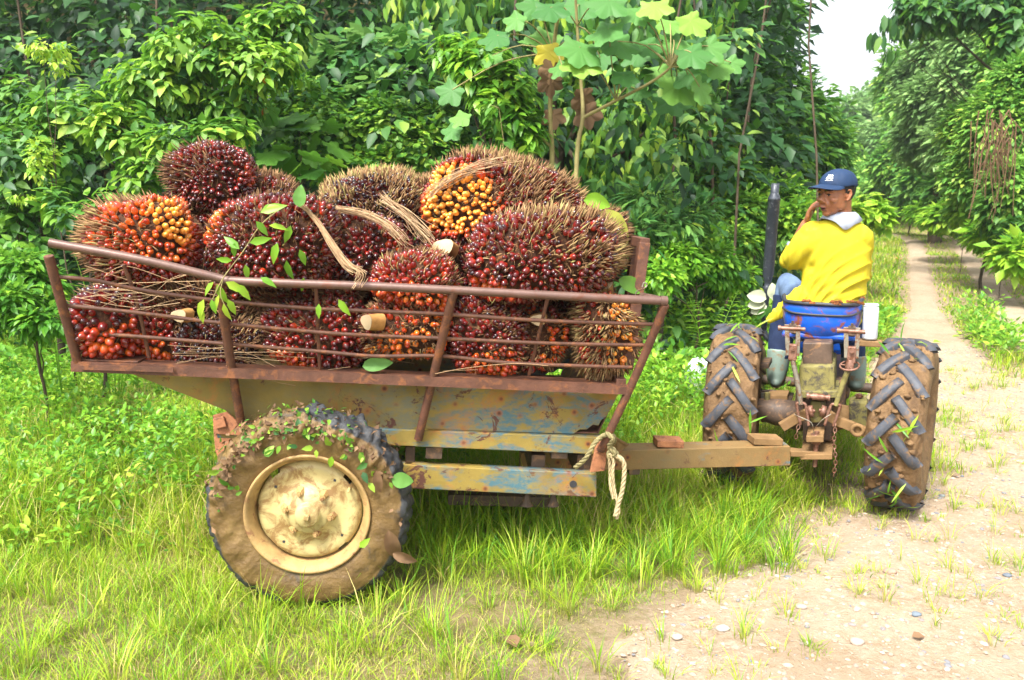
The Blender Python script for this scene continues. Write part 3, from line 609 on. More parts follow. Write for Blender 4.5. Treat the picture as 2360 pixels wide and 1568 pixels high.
plant('verge_bush', 'bush', 'low bright yellow green bush on the verge beyond the driver', [B(2005, 478, 13, 40, 24), B(1960, 490, 12.6, 45, 24), B(1850, 480, 12.5, 40, 30), B(2030, 500, 12.8, 25, 16), B(1790, 520, 11.5, 40, 25)], OV, .20, 200, 9, .20, 'leaf_bright', trunk_r=.02, tone=.75, style='whorl', droop=.2)
plant('leaning_bush', 'bush', 'bright weedy bush between the trailer gate and the exhaust pipe', [B(1560, 600, 7.2, 60, 40), B(1640, 610, 7.6, 55, 45), B(1520, 640, 6.6, 40, 40), B(1690, 640, 7.8, 50, 30)], OV, .085, 330, 8, .11, 'leaf_bright', trunk_r=.015, tone=.3)
plant('edge_bush', 'bush', 'weedy bright bush at the left border behind the open rail end', [B(40, 620, 5.0, 55, 40), B(20, 700, 4.7, 60, 40), B(90, 660, 5.0, 45, 40), B(100, 740, 4.7, 60, 30)], OVL, .075, 330, 9, .085, 'leaf_bright', trunk_r=.012, tone=.12)
# -- right-hand side of the track
plant('overhanging_tree', 'tree', 'dark tree overhanging the track at the top right corner', [B(2300, 10, 15, 90, 40), B(2180, 20, 15.5, 90, 36), B(2110, 15, 16, 45, 30), B(2340, 70, 14.6, 50, 60)], OV, .24, 330, 8, .30, 'leaf_mid', trunk_r=.07, tone=.2, droop=.6, style='whorl', base=(12.5, 15.5))
plant('hanging_leaf_spray', 'branch', 'small leaf cluster hanging into the white sky', [B(2030, 85, 15.8, 16, 14), B(2042, 122, 15.8, 14, 16), B(2060, 50, 15.9, 22, 20), B(2100, 60, 15.9, 22, 20)], OVD, .30, 22, 4, .22, 'leaf_dark', trunk_r=.02, style='hang', base=(12.9, 16.3))
plant('hillside_tree', 'tree', 'round pale green tree halfway up the slope right of the track', [B(2180, 240, 24, 90, 80), B(2250, 200, 22, 80, 80), B(2140, 320, 25, 70, 60), B(2230, 330, 22, 80, 70), B(2120, 180, 26, 50, 50), B(2180, 120, 25, 70, 60), B(2250, 110, 22, 60, 60)], SI, .26, 3600, 8, .4, 'leaf_farpale', trunk_r=.2, tone=.55)
plant('slope_tree', 'tree', 'leafy tree with dull hanging creepers at the right border', [B(2320, 300, 14, 90, 100), B(2270, 400, 14.5, 80, 80), B(2340, 450, 13, 60, 80), B(2250, 300, 16, 70, 70), B(2350, 200, 14, 60, 60)], SI, .15, 3200, 8, .24, 'leaf_far', trunk_r=.03, tone=.6)
plant('track_side_tree', 'tree', 'mid green tree over the bend of the track', [B(2080, 380, 33, 60, 50), B(2150, 420, 29, 60, 55), B(2050, 440, 35, 50, 40), B(2200, 450, 24, 55, 55), B(2120, 470, 30, 50, 25), B(2070, 490, 36, 30, 20)], SI, .30, 2400, 8, .45, 'leaf_far', trunk_r=.03, tone=.4)
plant('bend_bush', 'bush', 'bright bushes low beside the right rut', [B(2190, 500, 19, 50, 26), B(2250, 480, 17, 50, 36), B(2310, 540, 14, 60, 30), B(2350, 590, 12, 40, 30), B(2140, 490, 24, 40, 20)], SI, .22, 800, 8, .26, 'leaf_bright', trunk_r=.008, tone=.55)
plant('fallen_palm', 'palm', 'dark fern-like plants at the foot of the right slope', [B(2310, 490, 13.2, 50, 26), B(2350, 540, 12.4, 30, 30)], LA, .32, 90, 8, .25, 'leaf_dark', trunk_r=.008, tone=.6, style='whorl')
def dead_vines():
    b = atY(2300, 340, 12.6); r = root('dead_creeper', A([b[0], 12.6, trunkz((b[0], 12.6))]), 'bunch of grey dead creepers hanging from the slope tree at the right', 'creeper'); nb = NB()
    for i in range(46):
        x = 2300 + RNG.normal(0, 22); y = 270 + RNG.uniform(-20, 90); p = atY(x, y, 12.5 + RNG.uniform(-.3, .3)); L = RNG.uniform(.3, 1.1); q = p - A([RNG.normal(0, .15), 0, L])
        tube(nb, smoothpath([p, (p + q) / 2 + A([RNG.normal(0, .08), 0, 0]), q], 4), np.linspace(.012, .004, 9), 4)
    part('stems', nb, M['leaf_dead'], r)
dead_vines()
# -- distant trees on both slopes and the wooded hill closing the valley
far = [(1960, 270, 62, 60, 50, 'leaf_farpale', 'pale tree top just under the white sky'), (2010, 250, 75, 60, 50, 'leaf_farpale', 'hazy tree crown in the notch of the valley'), (2060, 230, 70, 55, 50, 'leaf_farpale', 'hazy tree crown right of the valley notch'),
       (1920, 360, 50, 60, 60, 'leaf_far', 'darker round tree left of the valley floor'), (1990, 330, 52, 60, 50, 'leaf_farpale', 'light green tree in the centre of the valley'), (2050, 320, 50, 50, 50, 'leaf_farpale', 'yellowish tree standing above the bend of the track'),
       (1960, 410, 42, 70, 50, 'leaf_far', 'green thicket behind the cap of the driver'), (2020, 420, 40, 50, 50, 'leaf_far', 'dense dark tree above the far end of the track'), (2110, 270, 42, 60, 60, 'leaf_far', 'tree leaning over the valley from the right'),
       (1880, 430, 30, 60, 50, 'leaf_far', 'dark bush mass left of the driver head'), (2080, 160, 34, 40, 60, 'leaf_far', 'tall thin crown edge right of the sky gap'), (2330, 90, 18, 60, 80, 'leaf_far', 'crown rising behind the overhanging tree')]
for x, y, Y, rx, ry, mt, lab in far:
    plant('valley_tree', 'tree', lab, [B(x, y, Y, rx, ry), B(x - rx * .5, y + ry * .6, Y, rx * .7, ry * .8), B(x + rx * .5, y + ry * .6, Y + 1, rx * .7, ry * .8), B(x, y + ry * 1.3, Y - 1, rx * .8, ry * .6)], SI, .0105 * Y, 420, 7, .014 * Y, mt, trunk_r=.006 * Y, tone=.5, group='trees on the far slopes', shell=.35)
# -- the dense wood behind: one mass of foliage on the rising bank
def wood():
    nb = NB(); n = 5200; x = RNG.uniform(-13, 6, n); y = RNG.uniform(9.5, 14.5, n) ; k = (x < .325 * y + .1); x, y = x[k], y[k]
    z = hgt(x, y) + RNG.uniform(0, 1, len(x)) ** .8 * 5.2
    sprays(nb, np.stack([x, y, z], 1), norm(np.stack([0 * x, 0 * x - 1, 0 * x + .4], 1)), 9, .24, SI, .42, .5, 'fan', 0, .26, .22)  # low leaf tone paints the deep shade behind the near shrubs
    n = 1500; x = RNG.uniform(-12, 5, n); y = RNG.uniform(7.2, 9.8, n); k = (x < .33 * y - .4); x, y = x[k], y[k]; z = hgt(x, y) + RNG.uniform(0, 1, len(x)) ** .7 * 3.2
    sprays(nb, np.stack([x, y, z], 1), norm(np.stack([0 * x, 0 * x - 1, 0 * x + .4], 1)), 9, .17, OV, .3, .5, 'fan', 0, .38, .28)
    for i in range(40):
        x0, y0 = RNG.uniform(-11, 3.4), RNG.uniform(8.5, 13); z0 = float(hgt(x0, y0)); tb = NB(); limb(tb, (x0, y0, z0 - .2), (x0 + RNG.normal(0, .5), y0, z0 + 5.5), RNG.uniform(.012, .03), .008); nb.v += tb.v; nb.t += tb.t
        for k_, gs in tb.f.items(): nb.f.setdefault(k_, []).extend([(g + nb.n, m_ + 1, s_) for g, m_, s_ in gs])
        nb.n += tb.n
    return nb
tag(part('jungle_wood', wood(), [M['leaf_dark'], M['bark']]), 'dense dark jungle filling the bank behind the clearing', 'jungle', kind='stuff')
def slopewood():
    nb = NB(); n = 9000; y = 9 + 62 * RNG.random(n) ** 1.6; d = RNG.uniform(3.2, 26, n); x = xroad(y) + d; z = hgt(x, y) + RNG.uniform(0, 1.4, n) * np.clip((d - 3) / 7, .05, 1)
    s = np.clip(y * .011, .14, .6)
    for lo, hi in ((0, 16), (16, 28), (28, 80)):
        k = (y >= lo) & (y < hi); sc = float(np.mean(s[k])); sprays(nb, np.stack([x, y, z], 1)[k], norm(np.tile([-.5, -.8, .7], (k.sum(), 1))), 8, sc, SI, sc * 1.6, .4, 'fan', 0, .55, .22)
    n = 8500; y = 7.5 + 30 * RNG.random(n) ** 1.4; d = RNG.uniform(2.1, 8, n); x = xroad(y) + d; z = hgt(x, y) + .05 + RNG.random(n) * (.10 + .30 * np.clip(d - 2.3, 0, 9)); sprays(nb, np.stack([x, y, z], 1), norm(np.tile([-.3, -.6, .8], (n, 1))), 8, .13, OV, .2, .3, 'fan', 0, .5, .24)
    n = 3800; y = RNG.uniform(16, 90, n); d = RNG.uniform(-40, -3.5, n); x = xroad(y) + d; k = x > .28 * y; x, y = x[k], y[k]; z = hgt(x, y) + RNG.uniform(0, 1.8, len(x))
    sprays(nb, np.stack([x, y, z], 1), norm(np.tile([.3, -.9, .5], (len(x), 1))), 8, .5, SI, .8, .4, 'fan', 0, .45, .22)
    n = 3200; y = RNG.uniform(48, 110, n); x = y * RNG.uniform(.3, .75, n); z = hgt(x, y) + RNG.uniform(0, 3, n)
    sprays(nb, np.stack([x, y, z], 1), norm(np.tile([0, -.9, .5], (n, 1))), 8, .8, SI, 1.3, .4, 'fan', 0, .6, .2)
    return nb
tag(part('hillside_wood', slopewood(), M['leaf_far']), 'leafy thicket covering the slopes on both sides of the track', 'thicket', kind='stuff')
# -- bright weeds carpeting the clearing
def weeds():
    nb = NB()
    for n, xr, yr, s, hz, dd in ((10500, (-4.6, 4), (3.3, 6.6), .046, .42, 1), (8500, (-8, 7), (6.0, 10.8), .085, .5, 1), (2600, (3, 20), (9, 30), .13, .3, 2)):
        x = RNG.uniform(*xr, n); y = RNG.uniform(*yr, n); g = gravel_mask(x, y); dl = x - xroad(y)
        lush = sm((y - 3.7 - .35 * (x + 1) * (x > -1) + .7 * sm((-x - 1.0) / 1.2)) / 1.3) if dd == 1 else sm((np.abs(dl + .6) - 2.0) / 1.5)
        k = (g < .12) & (RNG.random(n) < lush * (.35 + .65 * (nz2(x, y, 1.1, 41) > -.35))) & (np.abs(x) < .8 * y + 1); x, y = x[k], y[k]
        z = hgt(x, y) + .03 + hz * RNG.random(len(x)) ** 1.3 * (.6 + .5 * nz2(x, y, .8, 43))
        sprays(nb, np.stack([x, y, z], 1), norm(np.tile([0, -.3, 1], (len(x), 1))), 8, s, OV, s * 1.6, .15, 'fan', 0, .38, .22)
    return nb
tag(part('undergrowth', weeds(), M['leaf_bright']), 'bright leafy weeds carpeting the clearing behind the trailer', 'undergrowth', kind='stuff')
def fern(px, py, Y, L, lab):
    c = atY(px, py, Y); z = trunkz(c); r = root('fern', (c[0], c[1], z), lab, 'fern', 'ferns under the jungle edge'); nb = NB(); lean = c - A([c[0], c[1], z])
    for i in range(7):
        a = RNG.uniform(0, 2 * pi); p0 = A([c[0], c[1], z]); P = [p0 + lean * (1.2 * t - .25 * t * t) + A([cos(a), sin(a) * .6, -.35 * t]) * L * t for t in np.linspace(0, 1, 16)]; P = A(P); tube(nb, P, np.linspace(.006, .002, 16), 4)
        sd_ = norm(A([-sin(a), cos(a), 0])); m = 15
        for s in (-1, 1):
            d = np.tile(sd_ * s, (m, 1)) + (P[1:] - P[:-1]) * 6; leaves(nb, LA, P[1:], d, np.tile([0, 0, 1.], (m, 1)), L * .28 * np.sin(np.linspace(.4, 3.0, m)), np.tile([.6, 0, 0], (m, 1)))
    part('frond', nb, M['leaf_bright'], r)
fern(110, 545, 5.3, .42, 'fern with spreading fronds low behind the left rail end'); fern(1640, 620, 7.0, .45, 'fern in the shade between the trailer gate and the tractor'); fern(230, 520, 5.6, .4, 'dark fern tucked behind the left bunches')
# ---------------------------------------------------------------- the trailer
YAW = radians(4.0); TILT = radians(3.2)
TU = A([cos(YAW) * cos(TILT), sin(YAW) * cos(TILT), -sin(TILT)]); TW = A([-sin(YAW), cos(YAW), 0.]); TN = np.cross(TU, TW)
TO = A([-.80, 3.04, 0.])
def tp(px, py, w): return hit(px, py, TO + TW * w, TW)
MIRW = 1.50
def mir(P): P = A(P); w = (P - TO) @ TW; return P + np.outer(MIRW - 2 * w, TW) if P.ndim == 2 else P + TW * (MIRW - 2 * w)
def mirNB(nb):
    m = NB(); m.v = [mir(v) for v in nb.v]; m.t = list(nb.t); m.n = nb.n
    m.f = {k: [(g[:, ::-1], a, b) for g, a, b in gs] for k, gs in nb.f.items()}; return m
def both(name, nb, mat, par, bevel=0):
    a = part(name, nb, mat, par, bevel); b = part(name, mirNB(nb), mat, par, bevel); return a, b
trailer = root('farm_trailer', TO, 'rusty olive and blue two-wheeled farm trailer heaped with oil palm fruit bunches', 'trailer')
PW = .17                                                    # plane of the side panel
th = TW * .008
# side panels
nb = NB(); poly = [tp(x, y, PW) for x, y in ((262, 846), (1432, 893), (1412, 935), (1396, 962), (1386, 968), (1379, 981), (1366, 979), (1352, 990), (1336, 990), (1322, 1000), (900, 986), (560, 984), (520, 946))]
# triangulated strips keep the concave outline clean
import bmesh
def poly_prism(poly, off, mat=0):
    bm = bmesh.new(); vs = [bm.verts.new(p) for p in poly]; f = bm.faces.new(vs); r = bmesh.ops.extrude_face_region(bm, geom=[f]); 
    for e in r['geom']:
        if isinstance(e, bmesh.types.BMVert): e.co += mathutils.Vector(off)
    bmesh.ops.triangulate(bm, faces=bm.faces[:]); bmesh.ops.recalc_face_normals(bm, faces=bm.faces[:]); bm.verts.index_update()
    V = A([v.co[:] for v in bm.verts]); F = [tuple(v.index for v in f.verts) for f in bm.faces]; bm.free(); q = NB(); q.add(V, F, mat, smooth=False); return q
pp = poly_prism(poly, th); both('side_panel', pp, M['paint'], trailer)
# rim angle iron along the top of the box
nb = NB(); a, b = tp(176, 830, .09), tp(1440, 884, .09); bar(nb, a, b, .095, .007, up=TN); 
bar(nb, a - TN * .018 - TW * .045, b - TN * .018 - TW * .045, .007, .036, up=TN); bar(nb, tp(182, 846, .03), tp(400, 853, .03), .006, .02, up=TN)
both('rim', nb, M['rust'], trailer)
# floor, back slope, front plate, cross rims
lowL, lowR = tp(560, 984, PW + .01), tp(1376, 1000, PW + .01); upL = tp(262, 842, PW + .01); W = MIRW - 2 * (PW + .01)
nb = NB(); prism(nb, [lowL, lowR, lowR + TW * W, lowL + TW * W], TN * .006); part('floor', nb, M['rust'], trailer)
nb = NB(); s1 = tp(520, 946, PW + .01); prism(nb, [upL, s1, s1 + TW * W, upL + TW * W], TN * .006); prism(nb, [s1, lowL, lowL + TW * W, s1 + TW * W], TN * .006); part('rear_slope', nb, M['paint'], trailer)
nb = NB(); cR = tp(1428, 890, PW + .01); prism(nb, [lowR, cR, cR + TW * W, lowR + TW * W], TU * .006); part('front_plate', nb, M['rust'], trailer)
nb = NB(); e = tp(182, 830, .06); bar(nb, e + TU * .1, mir(e) + TU * .1, .24, .006, up=TN); part('rear_lip', nb, M['rust'], trailer, .002)
nb = NB(); e = tp(1432, 884, .05); bar(nb, e, mir(e), .04, .035, up=TN); part('front_lip', nb, M['rust'], trailer, .002)
# chassis channels
def beamx(x0, y0a, y0b, x1, y1a, y1b, w, dep, mat, name):
    a0, a1, b0, b1 = tp(x0, y0a, w), tp(x0, y0b, w), tp(x1, y1a, w), tp(x1, y1b, w); nb = NB(); prism(nb, [a0, b0, b1, a1], TW * dep); return nb
nb = beamx(500, 974, 1010, 1400, 1009, 1049, PW - .022, .05, 'paint', ''); both('upper_channel', nb, M['paint_blue'], trailer, .004)
def holed_beam():
    w = PW - .012; nb = beamx(640, 1058, 1112, 1375, 1092, 1147, w, .055, 'paint', ''); return nb
nb = holed_beam(); both('lower_beam', nb, M['paint_blue'], trailer, .004)
nb = NB(); c = tp(1321, 1116, PW - .014); tube(nb, [c - TW * .002, c + TW * .002], .0155, 16); both('bolt_hole_shade', nb, M['dark'], trailer)  # solid dark disc paints the shade inside the bolt hole
nb = NB(); prism(nb, [tp(934, 1030, PW + .03), tp(956, 1030, PW + .03), tp(956, 1068, PW + .03), tp(934, 1068, PW + .03)], TW * .05); both('spacer', nb, M['castdark'], trailer, .003)
nb = NB(); q = PW - .05; prism(nb, [tp(x, y, q) for x, y in ((1376, 1018), (1402, 1022), (1394, 1086), (1360, 1090))], TW * .02); both('gusset_plate', nb, M['rust_light'], trailer, .003)
nb = NB(); prism(nb, [tp(x, y, PW - .035) for x, y in ((490, 958), (522, 950), (560, 985), (560, 1005), (492, 1000))], TW * .012); prism(nb, [tp(x, y, PW - .02) for x, y in ((492, 1000), (548, 1004), (534, 1050), (504, 1062), (496, 1040))], TW * .014)
both('hinge_bracket', nb, M['rust_light'], trailer, .002)
nb = NB(); bx = tp(507, 974, PW - .045); box(nb, bx, (.044, .016, .044), (norm(TU + TN * .3), TW, norm(TN - TU * .3))); both('hinge_bolt', nb, M['rust_light'], trailer, .003)
# cross members, underframe and axle
nb = NB()
for x in (700, 1000, 1290): bar(nb, tp(x, 1045, PW), mir(tp(x, 1045, PW)), .07, .05, up=TN)
for x in (1240, 1345): bar(nb, tp(x, 1075, PW + .05), mir(tp(x, 1075, PW + .05)), .06, .10, up=TN)
part('cross_member', nb, M['castdark'], trailer, .003)
HUBC = TO + A([0, 0, .40]) - TW * 0
nb = NB(); tube(nb, [HUBC + TW * .05, mir(HUBC) - TW * .05], .04, 14); bar(nb, HUBC + TW * .12, mir(HUBC) - TW * .12, .08, .08, up=TN); part('axle', nb, M['castdark'], trailer)
# ---- cage of rails
def rod(name, pts, r, mat='rust', n=8, twist=True):
    P = smoothpath(pts, 8) if len(pts) > 2 else A([A(pts[0]) + (A(pts[1]) - A(pts[0])) * t for t in np.linspace(0, 1, 12)])
    L = np.concatenate([[0], np.cumsum(np.linalg.norm(np.diff(P, axis=0), axis=1))]); m = max(12, int(L[-1] / (.007 if twist else .05)))
    k = np.linspace(0, L[-1], m); Q = np.stack([np.interp(k, L, P[:, i]) for i in range(3)], 1)
    rr = r * (1 + (.11 * (np.arange(m) % 2) if twist else 0)) * np.ones(m)
    nb = NB(); tube(nb, Q, rr, n); return nb
RW, RM = -.07, .04
top = rod('', [tp(115, 560, RW - .03), tp(330, 600, RW - .02), tp(500, 640, RW), tp(560, 649, RW), tp(900, 662, RW), tp(1250, 680, RW), tp(1530, 694, RW)], .0165, twist=False, n=12); both('top_rail', top, M['rust_rail'], trailer)
co = tp(1530, 694, RW); nb = NB(); ci = tp(1470, 681, .16); tube(nb, [co, ci], .0155, 10); tube(nb, [co - TU * .014, co + TU * .012], .02, 10); both('corner_bend', nb, M['rust_rail'], trailer)
def wat(px, py, ref=((176, 835, .09), (115, 560, -.08))): return 0
RODS = [[(134, 639, -.04), (213, 646, -.03), (333, 670, -.02), (502, 693, -.03), (733, 712, -.03), (1015, 724, -.03), (1246, 739, -.03), (1508, 748, -.03)],
        [(152, 704, 0), (325, 722, .0), (510, 745, .01), (733, 766, .01), (862, 774, .01), (1015, 780, .01), (1246, 791, .01), (1487, 796, .01)],
        [(167, 766, .04), (332, 777, .04), (521, 793, .04), (733, 810, .04), (862, 821, .04), (1015, 821, .04), (1192, 838, .04), (1456, 847, .04)]]
for R_ in RODS: both('rail_rod', rod('', [tp(x, y, w) for x, y, w in R_], .0075), M['rust'], trailer)
for V_ in ([(285, 610, -.045), (317, 702, -.0), (344, 825, .07)], [(728, 660, -.055), (737, 852, .07)], [(1262, 688, -.055), (1219, 866, .07)]):
    both('upright_rod', rod('', [tp(x, y, w + .012) for x, y, w in V_], .0068), M['rust'], trailer)
for V_, r_ in (([(112, 590, -.07), (180, 838, .06)], .0165), ([(506, 652, -.07), (526, 800, .03), (556, 975, PW - .03)], .0165), ([(1046, 668, -.07), (1003, 850, .05), (964, 1012, PW - .035)], .0165), ([(1533, 702, -.07), (1470, 855, .03), (1384, 1040, PW - .06)], .0165)):
    both('post', rod('', [tp(x, y, w) for x, y, w in V_], r_, n=10), M['rust'], trailer)
# front ladder frame
def zat(x, y, w): return tp(x, y, w)
p1 = zat(1484, 560, .16); p1b = zat(1444, 850, .12); q1 = p1 + TW * .40; 
p2 = zat(1462, 566, .42); p3 = mir(p1); p2b = zat(1440, 700, .42) - TN * .35
for a_, b_, w_ in ((p1, p1b, .045), (p2, p2b, .03), (p3, mir(p1b), .045), (mir(p2), mir(p2b), .03)):
    nb = NB(); bar(nb, a_, b_, .045, w_, up=TU); part('headboard_post', nb, M['rust'], trailer, .003)
nb = NB(); bar(nb, p1 - TW * .02, p3 + TW * .02, .04, .04, up=TN); part('headboard_top_bar', nb, M['rust'], trailer, .003)
nb = NB()
for f in (.36, .66): bar(nb, p1 + (p1b - p1) * f, p3 + (mir(p1b) - p3) * f, .02, .02, up=TN)
tube(nb, [tp(1446, 770, .14), tp(1478, 790, .02)], .008, 8); part('headboard_rail', nb, M['rust'], trailer, .002)
nb = NB(); k0 = tp(1462, 690, .1); tube(nb, smoothpath([k0, tp(1468, 672, .08), tp(1486, 664, .06), tp(1491, 656, .06), tp(1484, 652, .06), tp(1480, 662, .06)], 5), .003, 6); part('wire_hook', nb, M['shinysteel'], trailer)
# drawbar
DW = .69
def dp(x, y, w=DW): return tp(x, y, w)
nb = NB(); a0, a1, b0, b1 = dp(1200, 1044), dp(1200, 1090), dp(1822, 1029), dp(1822, 1074); prism(nb, [a0, b0, b1, a1], TW * .12); part('drawbar', nb, M['drawbar'], trailer, .004)
nb = NB(); c = dp(1540, 1018, DW + .06); box(nb, c, (.135, .10, .035), (TU, TW, TN)); part('drawbar_block', nb, M['rust_light'], trailer, .004)
nb = NB(); c = dp(1763, 1013, DW + .06); box(nb, c, (.15, .10, .035), (TU, TW, TN)); part('drawbar_block', nb, M['mudsteel'], trailer, .004)
nb = NB(); prism(nb, [dp(1180, 1016, .5), dp(1420, 1012, .5), dp(1448, 1028, .72), dp(1424, 1046, .62), dp(1360, 1052, .5)], TN * .012); part('drawbar_plate', nb, M['mudsteel'], trailer, .003)
PIN = dp(1884, 1040, DW + .06)
nb = NB(); e0 = dp(1822, 1040, DW + .03); prism(nb, [e0, dp(1890, 1042, DW + .02), PIN + TU * .04, dp(1880, 1036, DW + .11), e0 + TW * .07], TN * -.03); part('hitch_tongue', nb, M['mudsteel'], trailer, .004)
nb = NB(); prism(nb, [dp(1450, 1078, DW + .02), dp(1475, 1078, DW + .02), dp(1475, 1095, DW + .02), dp(1450, 1095, DW + .02)], TW * .06); part('drawbar_foot', nb, M['castdark'], trailer, .003); nb = NB(); lw = dp(1150, 1130, DW); box(nb, lw, (.5, .3, .05), (TU, TW, TN))
for k in (0, 1):
    c = tp(1215 + 60 * k, 1140, .3); lathe(nb, [(-.02, .001), (.05, .03)], c, -TN, 8)
part('tipping_frame', nb, M['castdark'], trailer, .003)
# ---- wheels
def wheel(Cc, ax, far=False):
    """ax points outward"""
    sc = 1.0; R = .40; prof = [(-.085, .225), (-.102, .26), (-.112, .30), (-.108, .345), (-.094, .372), (-.082, .385), (-.04, .398), (0, .40), (.04, .398), (.082, .385), (.094, .372), (.108, .345), (.112, .30), (.102, .26), (.085, .225)]
    prof = A([(a * .82, r) for a, r in prof]); pf = []
    for i in range(len(prof) - 1):
        for t in (0, .34, .67): pf.append(prof[i] * (1 - t) + prof[i + 1] * t)
    pf.append(prof[-1])
    x, y = frame_along(ax)
    def disp(V, c, a_):
        rel = V - c; h = rel @ a_; rad = rel - np.outer(h, a_); R_ = np.linalg.norm(rad, axis=1); u = rad / R_[:, None]
        ang = np.degrees(np.arctan2(u @ A([0, 0, 1.]), u @ TU))     # 90 is up, 180 towards the rear
        up = np.clip(np.exp(-((ang - 118) / 55) ** 2) + .8 * np.exp(-((ang - 50) / 22) ** 2), 0, 1)
        clod = np.clip(nz(V, 26, 2) + .35 * nz(V, 55, 7) - .05, 0, 1) * up * sm((R_ - .29) / .05) * .048
        thin = (.006 * nz(V, 18, 3) + .004 * nz(V, 47, 5) + .012 * np.clip(nz(V, 14, 9) - .25, 0, 1)) * sm((R_ - .24) / .05)
        tread = -.010 * ((np.sin(np.arctan2(u @ y, u @ x) * 46 + h * 25) > .2)) * (R_ > .378) * (1 - up)
        nrm = norm(np.outer(np.sign(h) * np.clip(np.abs(h) / .11, 0, 1), a_) * 1.0 + u * sm((R_ - .30) / .09)[:, None])
        return V + nrm * (clod + thin)[:, None] + u * tread[:, None]
    nb = NB(); lathe(nb, pf, Cc, ax, 300, disp=disp)
    v = nb.v[0]; rel = v - Cc; h = rel @ ax; rad = rel - np.outer(h, ax); R_ = np.linalg.norm(rad, axis=1); u = rad / R_[:, None]; ang = np.degrees(np.arctan2(u[:, 2], u @ TU))
    t = .58 - .42 * sm((R_ - .352) / .03) + .42 * np.exp(-((ang - 130) / 42) ** 2) * sm((R_ - .30) / .05) + .2 * np.exp(-((ang - 50) / 22) ** 2)
    nb.t[0][:, 0] = np.clip(t, 0, 1)
    ty = part('tyre', nb, M['tyre'], trailer)
    nb = NB(); lathe(nb, [(.065, .222), (.078, .243), (.088, .243), (.088, .234), (.078, .226), (.062, .214), (.02, .208), (-.03, .204), (-.075, .21), (-.09, .24)], Cc, ax, 96); fl = part('rim_flange', nb, M['rim_rust'], trailer)
    # disc with four slots at its edge
    nb = NB(); lathe(nb, [(.098, .0), (.098, .028)], Cc, ax, 48) if False else None
    n = 120; prof2 = [(.074, .0), (.074, .075), (.060, .085), (.048, .10), (.038, .128), (.041, .155), (.045, .175), (.040, .192), (.020, .204)]
    for k, (h0, r0) in enumerate(prof2[:-1]):
        h1, r1 = prof2[k + 1]
        for j in range(n):
            a0, a1 = 2 * pi * j / n, 2 * pi * (j + 1) / n; dg = (j + .5) * 3
            if k == len(prof2) - 2 and (abs((dg - 45) % 90) < 24) : 
                if (dg // 90) != 3 or True: 
                    if abs(((dg) % 90) - 45) < 13: continue
            q = [Cc + ax * hh + (cos(aa) * x + sin(aa) * y) * rr for hh, rr, aa in ((h0, r0, a0), (h1, r1, a0), (h1, r1, a1), (h0, r0, a1))]
            nb.add(q, [(0, 1, 2, 3)], smooth=True)
    # weld the strip into a closed surface for clean shading
    bm = bmesh.new(); me = nb.mesh('wheel_disc', org(trailer)); bm.from_mesh(me); bmesh.ops.remove_doubles(bm, verts=bm.verts[:], dist=.0004); bmesh.ops.recalc_face_normals(bm, faces=bm.faces[:]); bm.to_mesh(me); bm.free()
    dsc = part('wheel_disc', me, M['rim'], trailer)
    nb = NB(); lathe(nb, [(.055, .078), (.072, .072), (.074, .05), (.098, .046), (.104, .040), (.104, .0)], Cc, ax, 40); part('hub', nb, M['rim'], trailer)
    nb = NB(); box(nb, Cc + ax * .108, (.022, .016, .022), (norm(x + y * .25), ax, norm(y - x * .25))); part('hub_cap_square', nb, M['rim'], trailer, .003)
    for k in range(6):
        a = radians(12 + 60 * k); c = Cc + (cos(a) * x + sin(a) * y) * .088; nb = NB()
        lathe(nb, [(.044, .024), (.052, .020), (.066, .0135), (.067, .0135), (.069, .0135), (.080, .0125), (.080, .007), (.092, .006), (.092, .0)], c, ax, 6, smooth=False); part('wheel_nut', nb, M['rim_rust'], trailer)
    for k in range(4):
        a = radians(40 + 90 * k); c = Cc + (cos(a) * x + sin(a) * y) * .162; nb = NB(); box(nb, c + ax * .0415, (.010, .004, .010), (norm(x + y * .2), ax, norm(y - x * .2))); part('disc_hole_shade', nb, M['dark'], trailer)  # small dark plates stand in for shade inside the disc holes
    nb = NB(); c = Cc + (cos(radians(150)) * x + sin(radians(150)) * y) * .186; lathe(nb, [(.03, .006), (.085, .006), (.09, .004), (.09, 0)], c, ax, 10); part('valve', nb, M['rim'], trailer)
wheel(HUBC, -TW); wheel(mir(HUBC), TW)
# leaf scraps stuck in the mud on the near tyre
nb = NB(); n = 210; a = np.radians(RNG.normal(96, 26, n)); rr = RNG.uniform(.33, .415, n); nn = 46; a2 = np.radians(RNG.uniform(25, 175, nn)); r2 = RNG.uniform(.27, .40, nn)
for ang, r_, sz, in ((a, rr, .022), (a2, r2, .036)):
    m = len(ang); u = np.cos(ang)[:, None] * TU + np.sin(ang)[:, None] * A([0, 0, 1.]); hh = np.where(r_ > .385, RNG.uniform(-.10, .08, m), -.122 - .012 * RNG.random(m)) ; hh = np.where(r_ <= .385, -.110 + .05 * sm((r_ - .35) / .04), hh)
    P = HUBC + u * (r_ + (r_ > .385) * .010)[:, None] + TW * hh[:, None]; nrm = np.where((r_ > .385)[:, None], u, -TW[None] + .3 * u) + rnd(m) * .35
    leaves(nb, OV, P, rnd(m), nrm, sz * RNG.uniform(.6, 1.5, m), RNG.random((m, 3)))
part('stuck_leaf_scraps', nb, M['leaf_mid'], trailer)['kind'] = 'stuff'
nb = NB(); n = 420; a = np.radians(np.concatenate([RNG.normal(128, 22, n // 2), RNG.normal(70, 30, n // 2)])); r_ = RNG.uniform(.33, .41, n); u = np.cos(a)[:, None] * TU + np.sin(a)[:, None] * A([0, 0, 1.]); hh = np.where(r_ > .385, RNG.uniform(-.10, .08, n), -.106 + .05 * sm((r_ - .35) / .04))
